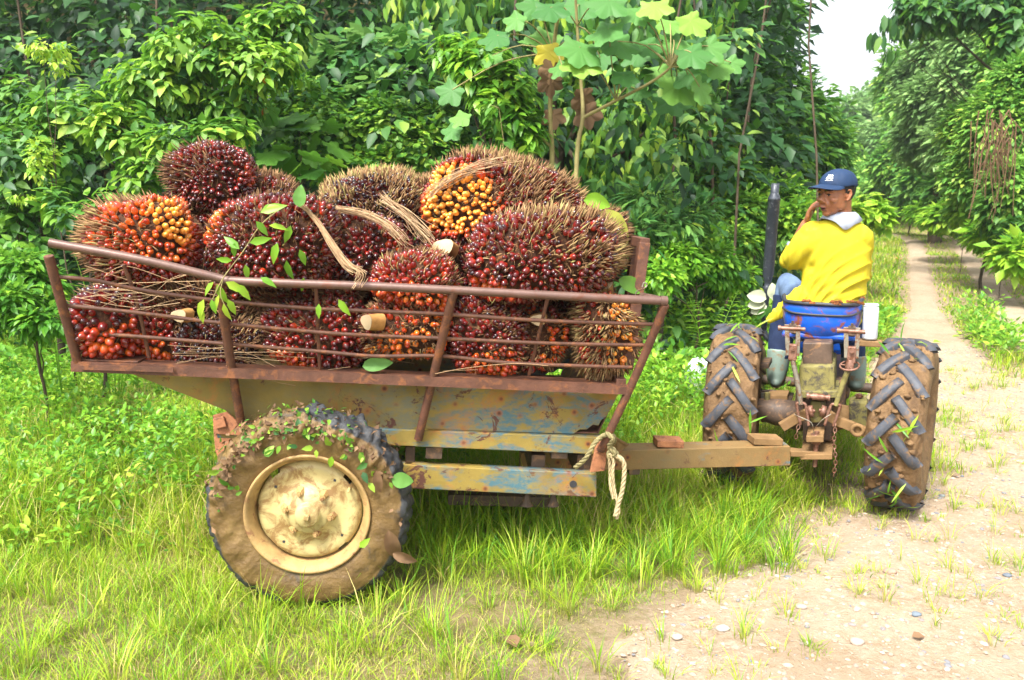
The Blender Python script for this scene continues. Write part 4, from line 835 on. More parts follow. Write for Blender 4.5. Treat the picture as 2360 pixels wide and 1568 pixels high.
leaves(nb, T_simple(), HUBC + u * (r_ + (r_ > .385) * .012)[:, None] + TW * hh[:, None], rnd(n), np.where((r_ > .385)[:, None], u, -TW[None] + .3 * u) + rnd(n) * .6, .028 * RNG.uniform(.4, 1.5, n), RNG.random((n, 3))); part('stuck_litter', nb, M['leaf_dead'], trailer)['kind'] = 'stuff'
def single_leaf(px, py, w, L, tmpl, mt, d, lab, nrm=None, name='leaf', n=1):
    p = tp(px, py, w); nb = NB(); d = A(d, float); nrm = A(nrm if nrm is not None else -TW + A([0, 0, .3]), float)
    leaves(nb, tmpl, p[None], d[None], nrm[None], L, A([[.6, 0, 0]])); return tag(part(name, nb, M[mt], None, loc=p), lab, 'leaf')
BIGOV = T_big(.2, .7, .14)
single_leaf(868, 1085, -.13, .10, T_big(.18, .3, .1), 'leaf_dead', (.1, 0, -1), 'brown dry leaf stuck high on the right of the trailer tyre', name='dry_leaf')
single_leaf(895, 1222, -.135, .15, BIGOV, 'leaf_dead', (.25, -.1, -1), 'long curled brown leaf hanging at the lower right of the trailer tyre', name='dry_leaf')
single_leaf(905, 1275, -.14, .10, BIGOV, 'leaf_dead', (1, -.1, -.45), 'folded brown leaf tip jutting from the lower right of the tyre', name='dry_leaf')
single_leaf(902, 1105, -.10, .085, T_big(.36, .2, .05), 'leaf_pale', (.9, 0, -.1), 'torn pale green leaf on the right shoulder of the tyre', name='green_leaf')
single_leaf(828, 1262, -.125, .055, OV, 'leaf_bright', (.8, 0, .7), 'small bright green leaf at the lower edge of the wheel rim', name='green_leaf')
single_leaf(765, 1052, -.11, .05, OV, 'leaf_bright', (-.2, 0, -1), 'green leaf above the wheel rim', name='green_leaf')
# ---- rope tied round the front corner
def rope(pts, r, mat, nm, par, strands=3):
    P = smoothpath(pts, 8); L = np.concatenate([[0], np.cumsum(np.linalg.norm(np.diff(P, axis=0), axis=1))]); m = int(L[-1] / .006) + 4
    k = np.linspace(0, L[-1], m); Q = np.stack([np.interp(k, L, P[:, i]) for i in range(3)], 1); tn = norm(np.gradient(Q, axis=0)); X = norm(np.cross(tn, A([.3, .8, .5]))); Y_ = np.cross(tn, X); nb = NB()
    for s in range(strands):
        a = k * 90 + s * 2 * pi / strands; tube(nb, Q + (X * np.cos(a)[:, None] + Y_ * np.sin(a)[:, None]) * r * .5, r * .6, 6)
    return part(nm, nb, M[mat], par)
rp = tp(1405, 1010, .08); rroot = root('tied_rope', rp, 'old olive rope knotted at the front corner of the trailer, frayed pale ends hanging', 'rope')
T_ = lambda x, y, w: tp(x, y, w)
rope([T_(1326, 1078, .10), T_(1350, 1056, .06), T_(1372, 1020, .06), T_(1392, 1004, .08), T_(1412, 1004, .09), T_(1414, 1020, .14), T_(1396, 1030, .18)], .010, 'rope', 'rope_loop', rroot)
rope([T_(1396, 998, .04), T_(1412, 1012, .03), T_(1404, 1030, .06), T_(1418, 1046, .05), T_(1402, 1052, .08), T_(1410, 1034, .10), T_(1424, 1050, .07), T_(1432, 1060, .05)], .010, 'rope', 'knot', rroot)
rope([T_(1406, 1046, .06), T_(1414, 1064, .06), T_(1412, 1090, .06), T_(1416, 1130, .06), T_(1426, 1172, .05), T_(1421, 1196, .05)], .007, 'rope_pale', 'rope_end', rroot)
rope([T_(1412, 1048, .06), T_(1434, 1060, .05), T_(1439, 1085, .05), T_(1434, 1130, .05), T_(1424, 1165, .05), T_(1418, 1190, .04)], .0095, 'rope_pale', 'rope_end', rroot)
rope([T_(1404, 1052, .07), T_(1406, 1090, .08), T_(1407, 1120, .07), T_(1414, 1150, .06)], .007, 'rope_pale', 'rope_end', rroot)
# ---------------------------------------------------------------- oil palm fruit bunches
def mat_fruit():
    m, ns, ls = newmat('oil palm fruit skin'); a = attr(ns, ls)
    dark = ramp(ns, ls, a[0], [(0., (.60, .14, .012)), (.25, (.42, .040, .010)), (.5, (.20, .013, .011)), (.8, (.050, .009, .012)), (1., (.014, .011, .015))])
    ripe = ramp(ns, ls, a[0], [(0., (.80, .30, .03)), (.45, (.72, .13, .012)), (.7, (.48, .035, .010)), (1., (.16, .014, .012))])
    gold = ramp(ns, ls, a[0], [(0., (.85, .42, .06)), (.7, (.85, .36, .05)), (1., (.75, .22, .03))])
    f1 = ramp(ns, ls, a[2], [(.15, 0.), (.5, 1.)]); f2 = ramp(ns, ls, a[2], [(.6, 0.), (.85, 1.)])
    c = mix(ns, ls, f1, dark, ripe); c = mix(ns, ls, f2, c, gold)
    v = coords(ns, ls); c = mix(ns, ls, ramp(ns, ls, noise(ns, ls, v, 55, 4), [(.56, 0.), (.68, .65)]), c, (.085, .045, .028))
    bsdf(ns, ls, c, .2, spec=.6); return m
M['fruit'] = mat_fruit()
M['spike'] = mat_leaf('dry bunch spikes', [(0., (.05, .025, .012)), (.35, (.15, .075, .035)), (.7, (.32, .19, .09)), (.9, (.30, .27, .09)), (1., (.46, .32, .16))], .8, .05, .2, (.4, .25, .1))
M['core'] = mat_plain('fibrous brown bunch core with gap shade', (.05, .022, .012), .9, .5, 25, .9, 0, .2, 70, (.17, .07, .025), .3)  # brown darkened to hold the shade in the gaps between fruits
M['cutstalk'] = mat_plain('freshly cut cream stalk face', (.48, .37, .22), .7, .12, 14, .3, 0, .3, 60)
M['stalkside'] = mat_plain('orange brown stalk side', (.42, .22, .07), .8, .35, 18, .6, 0, .2, 60)
M['fibre'] = mat_leaf('straw fibres', [(0., (.25, .15, .075)), (.6, (.50, .33, .18)), (1., (.68, .50, .30))], .75, .2, .3, (.6, .4, .2))
_fb = NB(); ball(_fb, (0, 0, 0), 1, nu=8, nv=6); FV = _fb.verts(); FF3 = np.concatenate([g for g, _, _ in _fb.f[3]]); FF4 = np.concatenate([g for g, _, _ in _fb.f[4]])
FV = FV.copy(); FV[:, :2] *= (1 - .25 * np.clip(FV[:, 2], 0, 1))[:, None]
def palm_bunch(c, R3, ax, fr, dark, zones, spikes, label, stalk=None, seedtone=0, naked=None, bare=0):
    fr = fr * .88
    """c centre; R3 radii; ax local axes (rows); fr fruit radius; zones: [(dir, width, amount)] riper patches; spikes: (density, length, dir, focus, tone)"""
    c = A(c); r = root('palm_fruit_bunch', c - A([0, 0, 1.]) * R3[2] * .8, label, 'fruit bunch', 'oil palm fruit bunches heaped on the trailer'); ax = A(ax)
    tpr = float(np.sin(seedtone * 5.3)) * .20
    def shp(q):
        q = norm(q); v = q * (np.sum(np.abs(q) ** 2.7, -1, keepdims=True) ** (-1 / 2.7)) * .96; v = v * np.stack([np.ones(len(v)), 1 + tpr * v[:, 0], 1 + tpr * v[:, 0]], 1)
        return v * R3 * (1 + .12 * nz(q * 1.5, 1.2, seedtone) + .05 * nz(q * 3.5, 1.2, seedtone))[:, None]
    g = R3; area = 4 * pi * (((g[0] * g[1]) ** 1.6 + (g[0] * g[2]) ** 1.6 + (g[1] * g[2]) ** 1.6) / 3) ** (1 / 1.6)
    n = int(area / (fr * fr * 3.0)); i = np.arange(n) + .5; ph = np.arccos(1 - 2 * i / n); th_ = pi * (1 + 5 ** .5) * i
    u = np.stack([np.cos(th_) * np.sin(ph), np.sin(th_) * np.sin(ph), np.cos(ph)], 1); u = norm(u + RNG.normal(0, .035, (n, 3)))
    surf = shp(u)
    nrm = norm(u / A(R3)); W = lambda q: q @ ax
    core = NB(); ball(core, (0, 0, 0), 1, nu=28, nv=18); cv = core.v[0]; cv = shp(cv) * .92; core.v[0] = c + W(cv)
    part('core', core, M['core'], r)
    uw = W(u); nw = W(nrm); P = c + W(surf)
    keep = np.ones(n, bool)
    if naked: 
        for d_, wdt in naked: keep &= (uw @ norm(d_)) < wdt + .08 * nz(u, 5, 2)
    keep &= RNG.random(n) > .06 + bare; keep &= nw @ norm(A([.25, 1, -.5])) < .75
    z = np.zeros(n)
    for d_, wdt, amt in zones: z = np.maximum(z, amt * sm(((uw @ norm(d_)) - wdt) / .25 + .25 * nz(u, 3.1, 5)))
    k = np.where(keep)[0]; m = len(k); s = fr * RNG.uniform(.78, 1.12, m) * (1 + .18 * nz(uw[k], 3, seedtone + 4)); P[k] = P[k] + nw[k] * (.008 * nz(P[k], 17, seedtone) - .009 * RNG.random(m) ** 2)[:, None]; d = norm(nw[k] + rnd(m) * .22); x = norm(np.cross(d, A([.3, .2, .9]))); y = np.cross(d, x)
    V = P[k][:, None] + (FV[None, :, 0:1] * x[:, None] + FV[None, :, 1:2] * y[:, None] + FV[None, :, 2:3] * 1.35 * d[:, None] + .15 * d[:, None]) * s[:, None, None]
    T = np.zeros((m, len(FV), 3)); T[:, :, 0] = np.clip((FV[None, :, 2] * .5 + .5) * .75 + dark + RNG.normal(0, .10, (m, 1)), 0, 1); T[:, :, 2] = np.clip(z[k] + RNG.normal(0, .06, m), 0, 1)[:, None]
    fn = NB(); off = (np.arange(m) * len(FV))[:, None, None]; fn.v = [V.reshape(-1, 3)]; fn.t = [T.reshape(-1, 3)]; fn.n = m * len(FV)
    fn.f = {q: [((g_[None] + off).reshape(-1, q), np.zeros(m * len(g_), int), np.ones(m * len(g_), bool))] for q, g_ in ((3, FF3), (4, FF4))}
    part('fruits', fn, M['fruit'], r)
    # spikes between the fruits
    dens, ln, sdir, focus, tone = spikes; ln *= .85; N = int(n * dens * .8); uu = rnd(N * 3); ww = W(uu); sdn = norm(sdir)
    pr = .12 + .88 * sm((ww @ sdn + focus) / .8); pr = pr * sm((nz(ww, 3.3, seedtone) + .55) / .7); kk = (RNG.random(len(uu)) < pr) & (W(norm(uu / A(R3)))[:, 1] < .55); uu = uu[kk][:N]; N = len(uu); q = c + W(shp(uu)); nn = W(norm(uu / A(R3))); f = sm((nn @ sdn + focus) / .8)
    cl = np.stack([nz(q, 14, 1), nz(q, 14, 5), nz(q, 14, 9)], 1); d = norm(nn * .8 + .55 * sdn + .45 * cl + rnd(N) * .22); L = ln * RNG.uniform(.5, 1.25, N) * (.55 + .6 * f); w_ = RNG.uniform(.0022, .0042, N); a = norm(np.cross(d, rnd(N))); b = np.cross(d, a); bend = rnd(N) * .16
    rows = []
    for t_, wf in ((0., 1.2), (.5, 1.)):
        cc = q + d * (L * t_)[:, None] + bend * (L * t_ * t_)[:, None]
        for e in (0, 2.094, 4.189): rows.append(cc + (a * cos(e) + b * sin(e)) * (w_ * wf)[:, None])
    rows.append(q + d * L[:, None] + bend * L[:, None]); V = np.stack(rows, 1); F4 = A([[0, 1, 4, 3], [1, 2, 5, 4], [2, 0, 3, 5]]); F3 = A([[3, 4, 6], [4, 5, 6], [5, 3, 6]]); off = (np.arange(N) * 7)[:, None, None]
    T = np.repeat(np.clip(RNG.normal(tone, .2, (N, 1, 1)), 0, 1), 7, 1).repeat(3, 2); sp = NB(); sp.v = [V.reshape(-1, 3)]; sp.t = [T.reshape(-1, 3)]; sp.n = N * 7
    sp.f = {4: [((F4[None] + off).reshape(-1, 4), np.zeros(N * 3, int), np.ones(N * 3, bool))], 3: [((F3[None] + off).reshape(-1, 3), np.zeros(N * 3, int), np.ones(N * 3, bool))]}
    # short chaff lying between the fruits
    Nc = int(n * 1.3); uc = rnd(Nc * 2); wc = W(norm(uc / A(R3))); kc = wc[:, 1] < .5; uc, wc = uc[kc][:Nc], wc[kc][:Nc]; Nc = len(uc); q = c + W(shp(uc)) + wc * (fr * .55)
    leaves(sp, T_SL, q, norm(rnd(Nc) + wc * .35), wc + rnd(Nc) * .5, RNG.uniform(.012, .038, Nc), np.clip(RNG.normal(tone * .8, .22, (Nc, 1)), 0, 1).repeat(3, 1))
    part('spikes', sp, M['spike'], r)
    if stalk:
        p, d, rr, L = stalk; p, d = A(p), norm(d); sn = NB(); x, y = frame_along(d); m = 14; rings = []
        for t_, s_ in ((-1.2, 1.15), (-.5, 1.05), (0., 1.)):
            aa = np.arange(m) * 2 * pi / m; rad = rr * s_ * (1 + .12 * np.sin(aa * 3 + 1) + .06 * np.sin(aa * 7)); rings.append(p + d * L * t_ + np.outer(np.cos(aa) * rad, x) + np.outer(np.sin(aa) * rad * .72, y))
        F = [(i * m + j, i * m + (j + 1) % m, (i + 1) * m + (j + 1) % m, (i + 1) * m + j) for i in range(2) for j in range(m)]; sn.add(np.concatenate(rings), F); so = part('stalk', sn, M['stalkside'], r)
        cn = NB(); rg = rings[2] + d * .001; cn.add(np.concatenate([rg, [rg.mean(0) + d * .006]]), [(m, j, (j + 1) % m) for j in range(m)]); cf = part('cut_face', cn, M['cutstalk'], None); cf.parent = so; cf.location = (0, 0, 0)
        me = cf.data; o_ = org(r); 
        for v_ in me.vertices: v_.co = v_.co - mathutils.Vector(o_)
    return r
def rot(a):            # local axes turned in the picture plane by a (degrees), y stays depth
    a = radians(a); return A([[cos(a), 0, sin(a)], [0, 1, 0], [-sin(a), 0, cos(a)]])
def PBx(px, py, w, hx, hy, dp_, ang, fr, dark, zones, spikes, label, stalk=None, **kw):
    c = tp(px, py, w); s = mpp(c); st = None
    if stalk: sp_ = tp(stalk[0], stalk[1], stalk[2]); st = (sp_, stalk[3], stalk[4], stalk[5])
    return palm_bunch(c, A([hx * s, dp_, hy * s]) * .96, rot(ang), fr, dark, zones, spikes, label, st, **kw)
T_SL = (A([[-.035, 0, 0], [.035, 0, 0], [.03, .55, .06], [0, 1, 0], [-.03, .55, .06]]), [(0, 1, 2, 4), (2, 3, 4)])
UPV, LFT, RGT, DN, FRN = A([0, 0, 1.]), A([-1., 0, 0]), A([1., 0, 0]), A([0, 0, -1.]), A([0, -1., 0])
BN = [
 (492, 415, .62, 98, 82, .17, 0, .0130, .12, [((1, -.1, .2), .84, .6)], (.9, .045, (-.8, 0, .1), .25, .30), 'dark maroon bunch crowning the left end of the heap', dict()),
 (330, 560, .30, 125, 104, .19, 10, .0148, -.04, [((.25, -.6, .7), .15, .36), ((.75, -.5, .5), .72, .80)], (1.3, .060, (-1, 0, .15), .35, .50), 'red and orange bunch with a bristly left side above the bent top rail', dict()),
 (632, 560, .22, 152, 108, .19, -2, .0150, .10, [((-.95, -.15, .35), .74, .7)], (.7, .035, (.3, -.3, .5), .4, .35), 'large maroon bunch strewn with green leaves left of the straw fibres', dict()),
 (855, 480, .80, 120, 82, .19, 4, .0125, .30, [], (1.1, .050, (.1, 0, 1), .5, .72), 'black bunch with greenish spikes at the back of the heap', dict()),
 (845, 575, .38, 98, 82, .16, 0, .0160, .16, [((.8, -.4, .2), .80, .4)], (.5, .030, (0, 0, 1), .2, .4), 'maroon bunch with a few pale dried fruits between the two strands of fibre', dict()),
 (1165, 478, .62, 198, 112, .22, -8, .0140, .06, [((-.62, -.72, .12), .68, 1.0), ((-.9, -.3, -.1), .70, .45)], (1.3, .055, (.6, 0, .8), .3, .52), 'biggest bunch topping the right half, with a band of golden fruits', dict(stalk=(1022, 568, .34, (-.2, -.95, .35), .045, .06))),
 (1250, 592, .18, 178, 106, .20, 4, .0158, .10, [((-.75, -.45, -.6), .80, .6)], (1.5, .062, (.75, -.1, .7), .1, .62), 'bunch with long tan spikes on its right shoulder, resting on the top rail', dict()),
 (1375, 560, .45, 70, 80, .17, -15, .0140, .14, [], (1.2, .045, (1, 0, .3), .4, .45), 'small dark spiky bunch leaning on the front gate frame', dict()),
 (955, 645, .20, 102, 66, .15, -4, .0150, -.05, [((0, -.6, -.8), .45, .38)], (.9, .035, (.6, 0, .8), .3, .45), 'pinkish red bunch just above the top rail at mid length', dict()),
 (930, 755, .22, 104, 72, .15, 6, .0140, -.10, [((.3, -.3, -.6), .1, .58)], (2.0, .032, (-.5, -.9, .1), .9, .48), 'fibrous orange brown bunch behind the bars with a pale cut stalk at its left', dict(stalk=(845, 742, .06, (-.75, -.65, .05), .042, .05), bare=.35)),
 (262, 742, .20, 80, 86, .17, 0, .0185, .12, [((.35, -.5, -.85), .38, .42)], (.6, .030, (-1, 0, 0), .2, .35), 'loose bunch with dark plum fruits above orange ones at the rear corner', dict()),
 (370, 770, .30, 62, 66, .14, 0, .0165, -.02, [((-.1, -.6, -.5), .4, .38)], (.7, .03, (0, 0, 1), .2, .4), 'small red bunch on the lip beside the rear corner bunch', dict()),
 (520, 785, .28, 112, 62, .15, 4, .0120, .32, [((-.9, -.4, -.1), .80, .7)], (.7, .035, (.6, 0, .3), .2, .5), 'blackish fine-fruited bunch low behind the bars left of the second post', dict()),
 (450, 700, .34, 130, 62, .15, 4, .0130, .05, [], (2.2, .045, (0, -.6, .4), .9, .36), 'matted brown bunch with a cream cut stalk under the red and orange one', dict(stalk=(412, 728, .10, (-.25, -.95, .05), .034, .04), bare=.6)),
 (725, 765, .26, 125, 84, .16, 3, .0150, .06, [((-.35, -.5, -.85), .72, .5)], (.8, .030, (-.8, 0, .6), .1, .35), 'wine red bunch behind the middle upright rod', dict()),
 (690, 680, .36, 150, 40, .15, 3, .0130, .1, [], (2.0, .045, (0, -.6, .3), .9, .30), 'brown bristly bunch squeezed under the maroon one at mid left', dict(bare=.5)),
 (1120, 775, .24, 98, 90, .16, -4, .0148, .06, [((.25, -.5, -.85), .55, .45)], (.7, .028, (.8, -.3, .2), .2, .45), 'crimson bunch behind the leaning third post with orange fruits below', dict()),
 (1235, 775, .32, 78, 80, .15, 0, .0140, -.02, [((.6, -.4, -.2), .45, .5)], (1.6, .028, (-.5, -.9, 0), .8, .50), 'half stripped bunch with empty sockets and a cream cut stalk', dict(stalk=(1240, 738, .12, (-.1, -1, .05), .032, .05), bare=.4)),
 (1398, 765, .20, 74, 100, .15, 4, .0135, -.06, [((.6, -.5, .1), .25, .75)], (2.0, .048, (-.2, -.6, -.75), .8, .60), 'straw coloured orange bunch with a tall cut stalk at the front corner', dict(stalk=(1393, 655, .18, (-.1, -.6, .8), .036, .075), bare=.35)),
 (600, 470, .85, 90, 70, .18, 0, .0130, .1, [], (1.2, .04, (0, 0, 1), .4, .4), 'dull brown bunch mostly hidden behind the left peak of the heap', dict()),
 (985, 470, .95, 80, 60, .18, 0, .0130, -.05, [], (1.8, .04, (0, -.3, 1), .5, .55), 'pale fibrous bunch seen between the black and the biggest bunch', dict(stalk=(945, 425, .9, (-.1, -.5, .9), .05, .07), bare=.4)),
 (1300, 700, .55, 120, 90, .2, 0, .0150, .1, [], (.8, .04, (0, 0, 1), .3, .4), 'dark bunch deep inside the front half of the load', dict()),
 (400, 700, .80, 150, 120, .22, 0, .0150, .08, [], (.8, .04, (0, 0, 1), .3, .4), 'dark bunch deep inside the rear half of the load', dict()),
 (800, 730, .70, 190, 110, .24, 0, .0150, .1, [], (.8, .04, (0, 0, 1), .3, .35), 'dark bunch filling the middle of the load', dict()),
 (1080, 640, .60, 130, 100, .2, 0, .0150, .08, [], (.8, .04, (0, 0, 1), .3, .4), 'dark red bunch under the biggest one', dict()),
 (500, 560, 1.15, 130, 90, .2, 0, .0150, .1, [], (.8, .04, (0, 0, 1), .3, .4), 'dark bunch by the far rail behind the left peak', dict()),
 (1150, 600, 1.15, 170, 100, .22, 0, .0150, .1, [], (.8, .04, (0, 0, 1), .3, .4), 'dark bunch by the far rail behind the biggest one', dict()),
 (830, 620, 1.15, 170, 90, .22, 0, .0150, .1, [], (.8, .04, (0, 0, 1), .3, .4), 'dark bunch by the far rail near mid length', dict()),
]
for i, b in enumerate(BN):
    px, py, w, hx, hy, dpt, ang, fr, dark, zones, spk, lab, kw = b; st = kw.pop('stalk', None)
    PBx(px, py, w, hx, hy, dpt, ang, fr, dark, zones, spk, lab, st, seedtone=i * 1.37, **kw)
# ---- straw fibre strands lying over the heap
def fibres(lab, pts, n, spread, ln=1.0):
    P0 = A([tp(*p) for p in pts]); r = root('straw_fibre', P0[0], lab, 'fibre strand'); nb = NB(); spread *= 1.25; n = int(n * .7)
    for i in range(n):
        o0, o1 = RNG.normal(0, spread * .35, 3), RNG.normal(0, spread, 3) ; a, b = sorted(RNG.uniform(0, 1, 2)) if RNG.random() < .5 else (0, RNG.uniform(.6, 1)); b = max(b, a + .3)
        k = np.linspace(0, 1, len(P0))[:, None]; Q = smoothpath(P0 + o0 * (1 - k) + o1 * k + RNG.normal(0, spread * .45, P0.shape), 6); s = slice(int(a * len(Q)), max(int(min(b, 1) * len(Q)), int(a * len(Q)) + 4)); Q = Q[s]
        if len(Q) > 2: tube(nb, Q, RNG.uniform(.0007, .0015), 4, tint=(RNG.uniform(.1, .95), .5, .5), cap=False)
    part('fibres', nb, M['fibre'], r)
fibres('tan fibre strand hanging over the maroon bunch and across the top rail', [(690, 470, .06), (730, 510, .04), (765, 560, -.01), (800, 610, -.06), (832, 632, -.10), (818, 662, -.12)], 110, .008)
fibres('brown fibre strand draped over the black bunch', [(745, 478, .35), (820, 488, .25), (880, 510, .18), (920, 545, .15), (938, 570, .16)], 80, .010)
fibres('wispy fibre tuft left of the golden fruits', [(880, 455, .45), (930, 490, .38), (975, 535, .34), (1000, 560, .32)], 70, .018)
fibres('fine fibre mat over the back of the biggest bunch', [(985, 452, .42), (1040, 412, .42), (1110, 383, .43), (1200, 372, .44)], 60, .014)
fibres('loose fibres caught under the left bunches along the rim', [(205, 660, .02), (300, 670, .02), (400, 672, .03), (520, 690, .05)], 22, .045)
fibres('fibre litter along the floor of the box behind the second post', [(420, 815, .10), (560, 822, .12), (700, 835, .14), (980, 850, .14)], 22, .045)
fibres('dry twig lying inside the bars near the front', [(1000, 860, .0), (1080, 850, -.0), (1200, 845, .0), (1320, 862, .0)], 4, .008)
# ---- leafy vine lying over the load
def vine():
    pts = [(650, 478, .02), (600, 520, .02), (560, 580, 0), (515, 640, -.10), (490, 690, -.11)]; P = smoothpath([tp(*p) for p in pts], 6); r = root('leafy_vine', P[0], 'thin vine with narrow bright green leaves hanging over the top rail', 'vine'); nb = NB(); tube(nb, P, .0022, 5)
    P2 = smoothpath([tp(*p) for p in [(515, 640, -.10), (508, 680, -.12), (525, 715, -.12)]], 6); tube(nb, P2, .0016, 5); part('stem', nb, M['bark_green'], r)
    L = NB(); spots = [(612, 480, -.1, 1, .3), (590, 510, -.08, .7, -.6), (552, 575, -.1, -.6, .5), (535, 600, -.1, -1, -.2), (565, 610, -.08, .3, -1), (575, 560, -.1, .8, .4), (500, 655, -.13, .5, -.9), (492, 650, -.13, -.6, -.8), (520, 650, -.13, .9, -.3), (470, 690, -.13, -.2, -1), (487, 690, -.14, .1, -1), (465, 710, -.13, -.1, -1), (505, 680, -.13, -.2, -1), (525, 690, -.14, .5, -.9), (515, 700, -.14, .1, -1), (545, 655, -.12, .5, -.3), (540, 560, -.1, -.2, -1), (620, 520, -.08, .9, .1), (670, 520, -.06, -.5, -.8), (690, 575, -.06, .2, -1), (660, 600, -.06, .1, -1), (640, 560, -.08, -.4, -1), (700, 640, -.1, -.2, -1), (780, 690, -.08, .4, -.8), (735, 700, -.08, -.1, -1), (600, 640, -.12, .7, -.4)]
    for x, y, w, dx, dz in spots:
        p = tp(x, y, w + .02); d = norm(TU * dx + A([0, 0, dz]) + rnd(1)[0] * .2); leaves(L, OVL, p[None], d[None], (A([0, -1., .4]) + rnd(1)[0] * .5)[None], RNG.uniform(.055, .085), A([[RNG.uniform(.2, .95), 0, 0]]))
    part('leaflets', L, M['leaf_bright'], r)
vine()
def lone(px, py, w, L, t, mt, d, lab, n=(0, -1, .4)): 
    p = tp(px, py, w); nb = NB(); leaves(nb, t, p[None], A([d], float), A([n], float), L, A([[.55, 0, 0]])); tag(part('fallen_leaf', nb, M[mt], None, loc=p), lab, 'leaf')
M['leaf_ygreen'] = mat_leaf('yellow green big leaf', [(0., (.42, .46, .07)), (1., (.5, .52, .1))], .4, .35, .4, (.55, .6, .1))
lone(1378, 490, .30, .19, T_big(.30, .2, .08), 'leaf_ygreen', (.75, 0, -.65), 'large yellow green leaf drooping at the right shoulder of the biggest bunch')
lone(1345, 462, .30, .12, T_big(.3, .3, .15), 'leaf_bright', (.9, 0, -.1), 'curled bright green leaf above the yellow green one')
lone(690, 478, .02, .085, T_big(.3, .1, .1), 'leaf_pale', (.1, 0, 1), 'upright pale green leaf at the head of the straw strand')
lone(835, 845, .06, .12, T_big(.24, .2, .06), 'leaf_pale', (.9, 0, .15), 'grey green leaf lying in the box under the orange brown bunch')
lone(1385, 600, .12, .09, OV, 'leaf_ygreen', (.6, -.1, .5), 'pale curled leaf beside the small dark spiky bunch')
lone(1425, 645, .12, .13, T_big(.26, .2, .06), 'leaf_mid', (.9, 0, -.35), 'green leaf behind the tall cut stalk')
lone(600, 490, -.04, .10, OVL, 'leaf_bright', (1, 0, .35), 'bright green leaf on top of the maroon bunch')
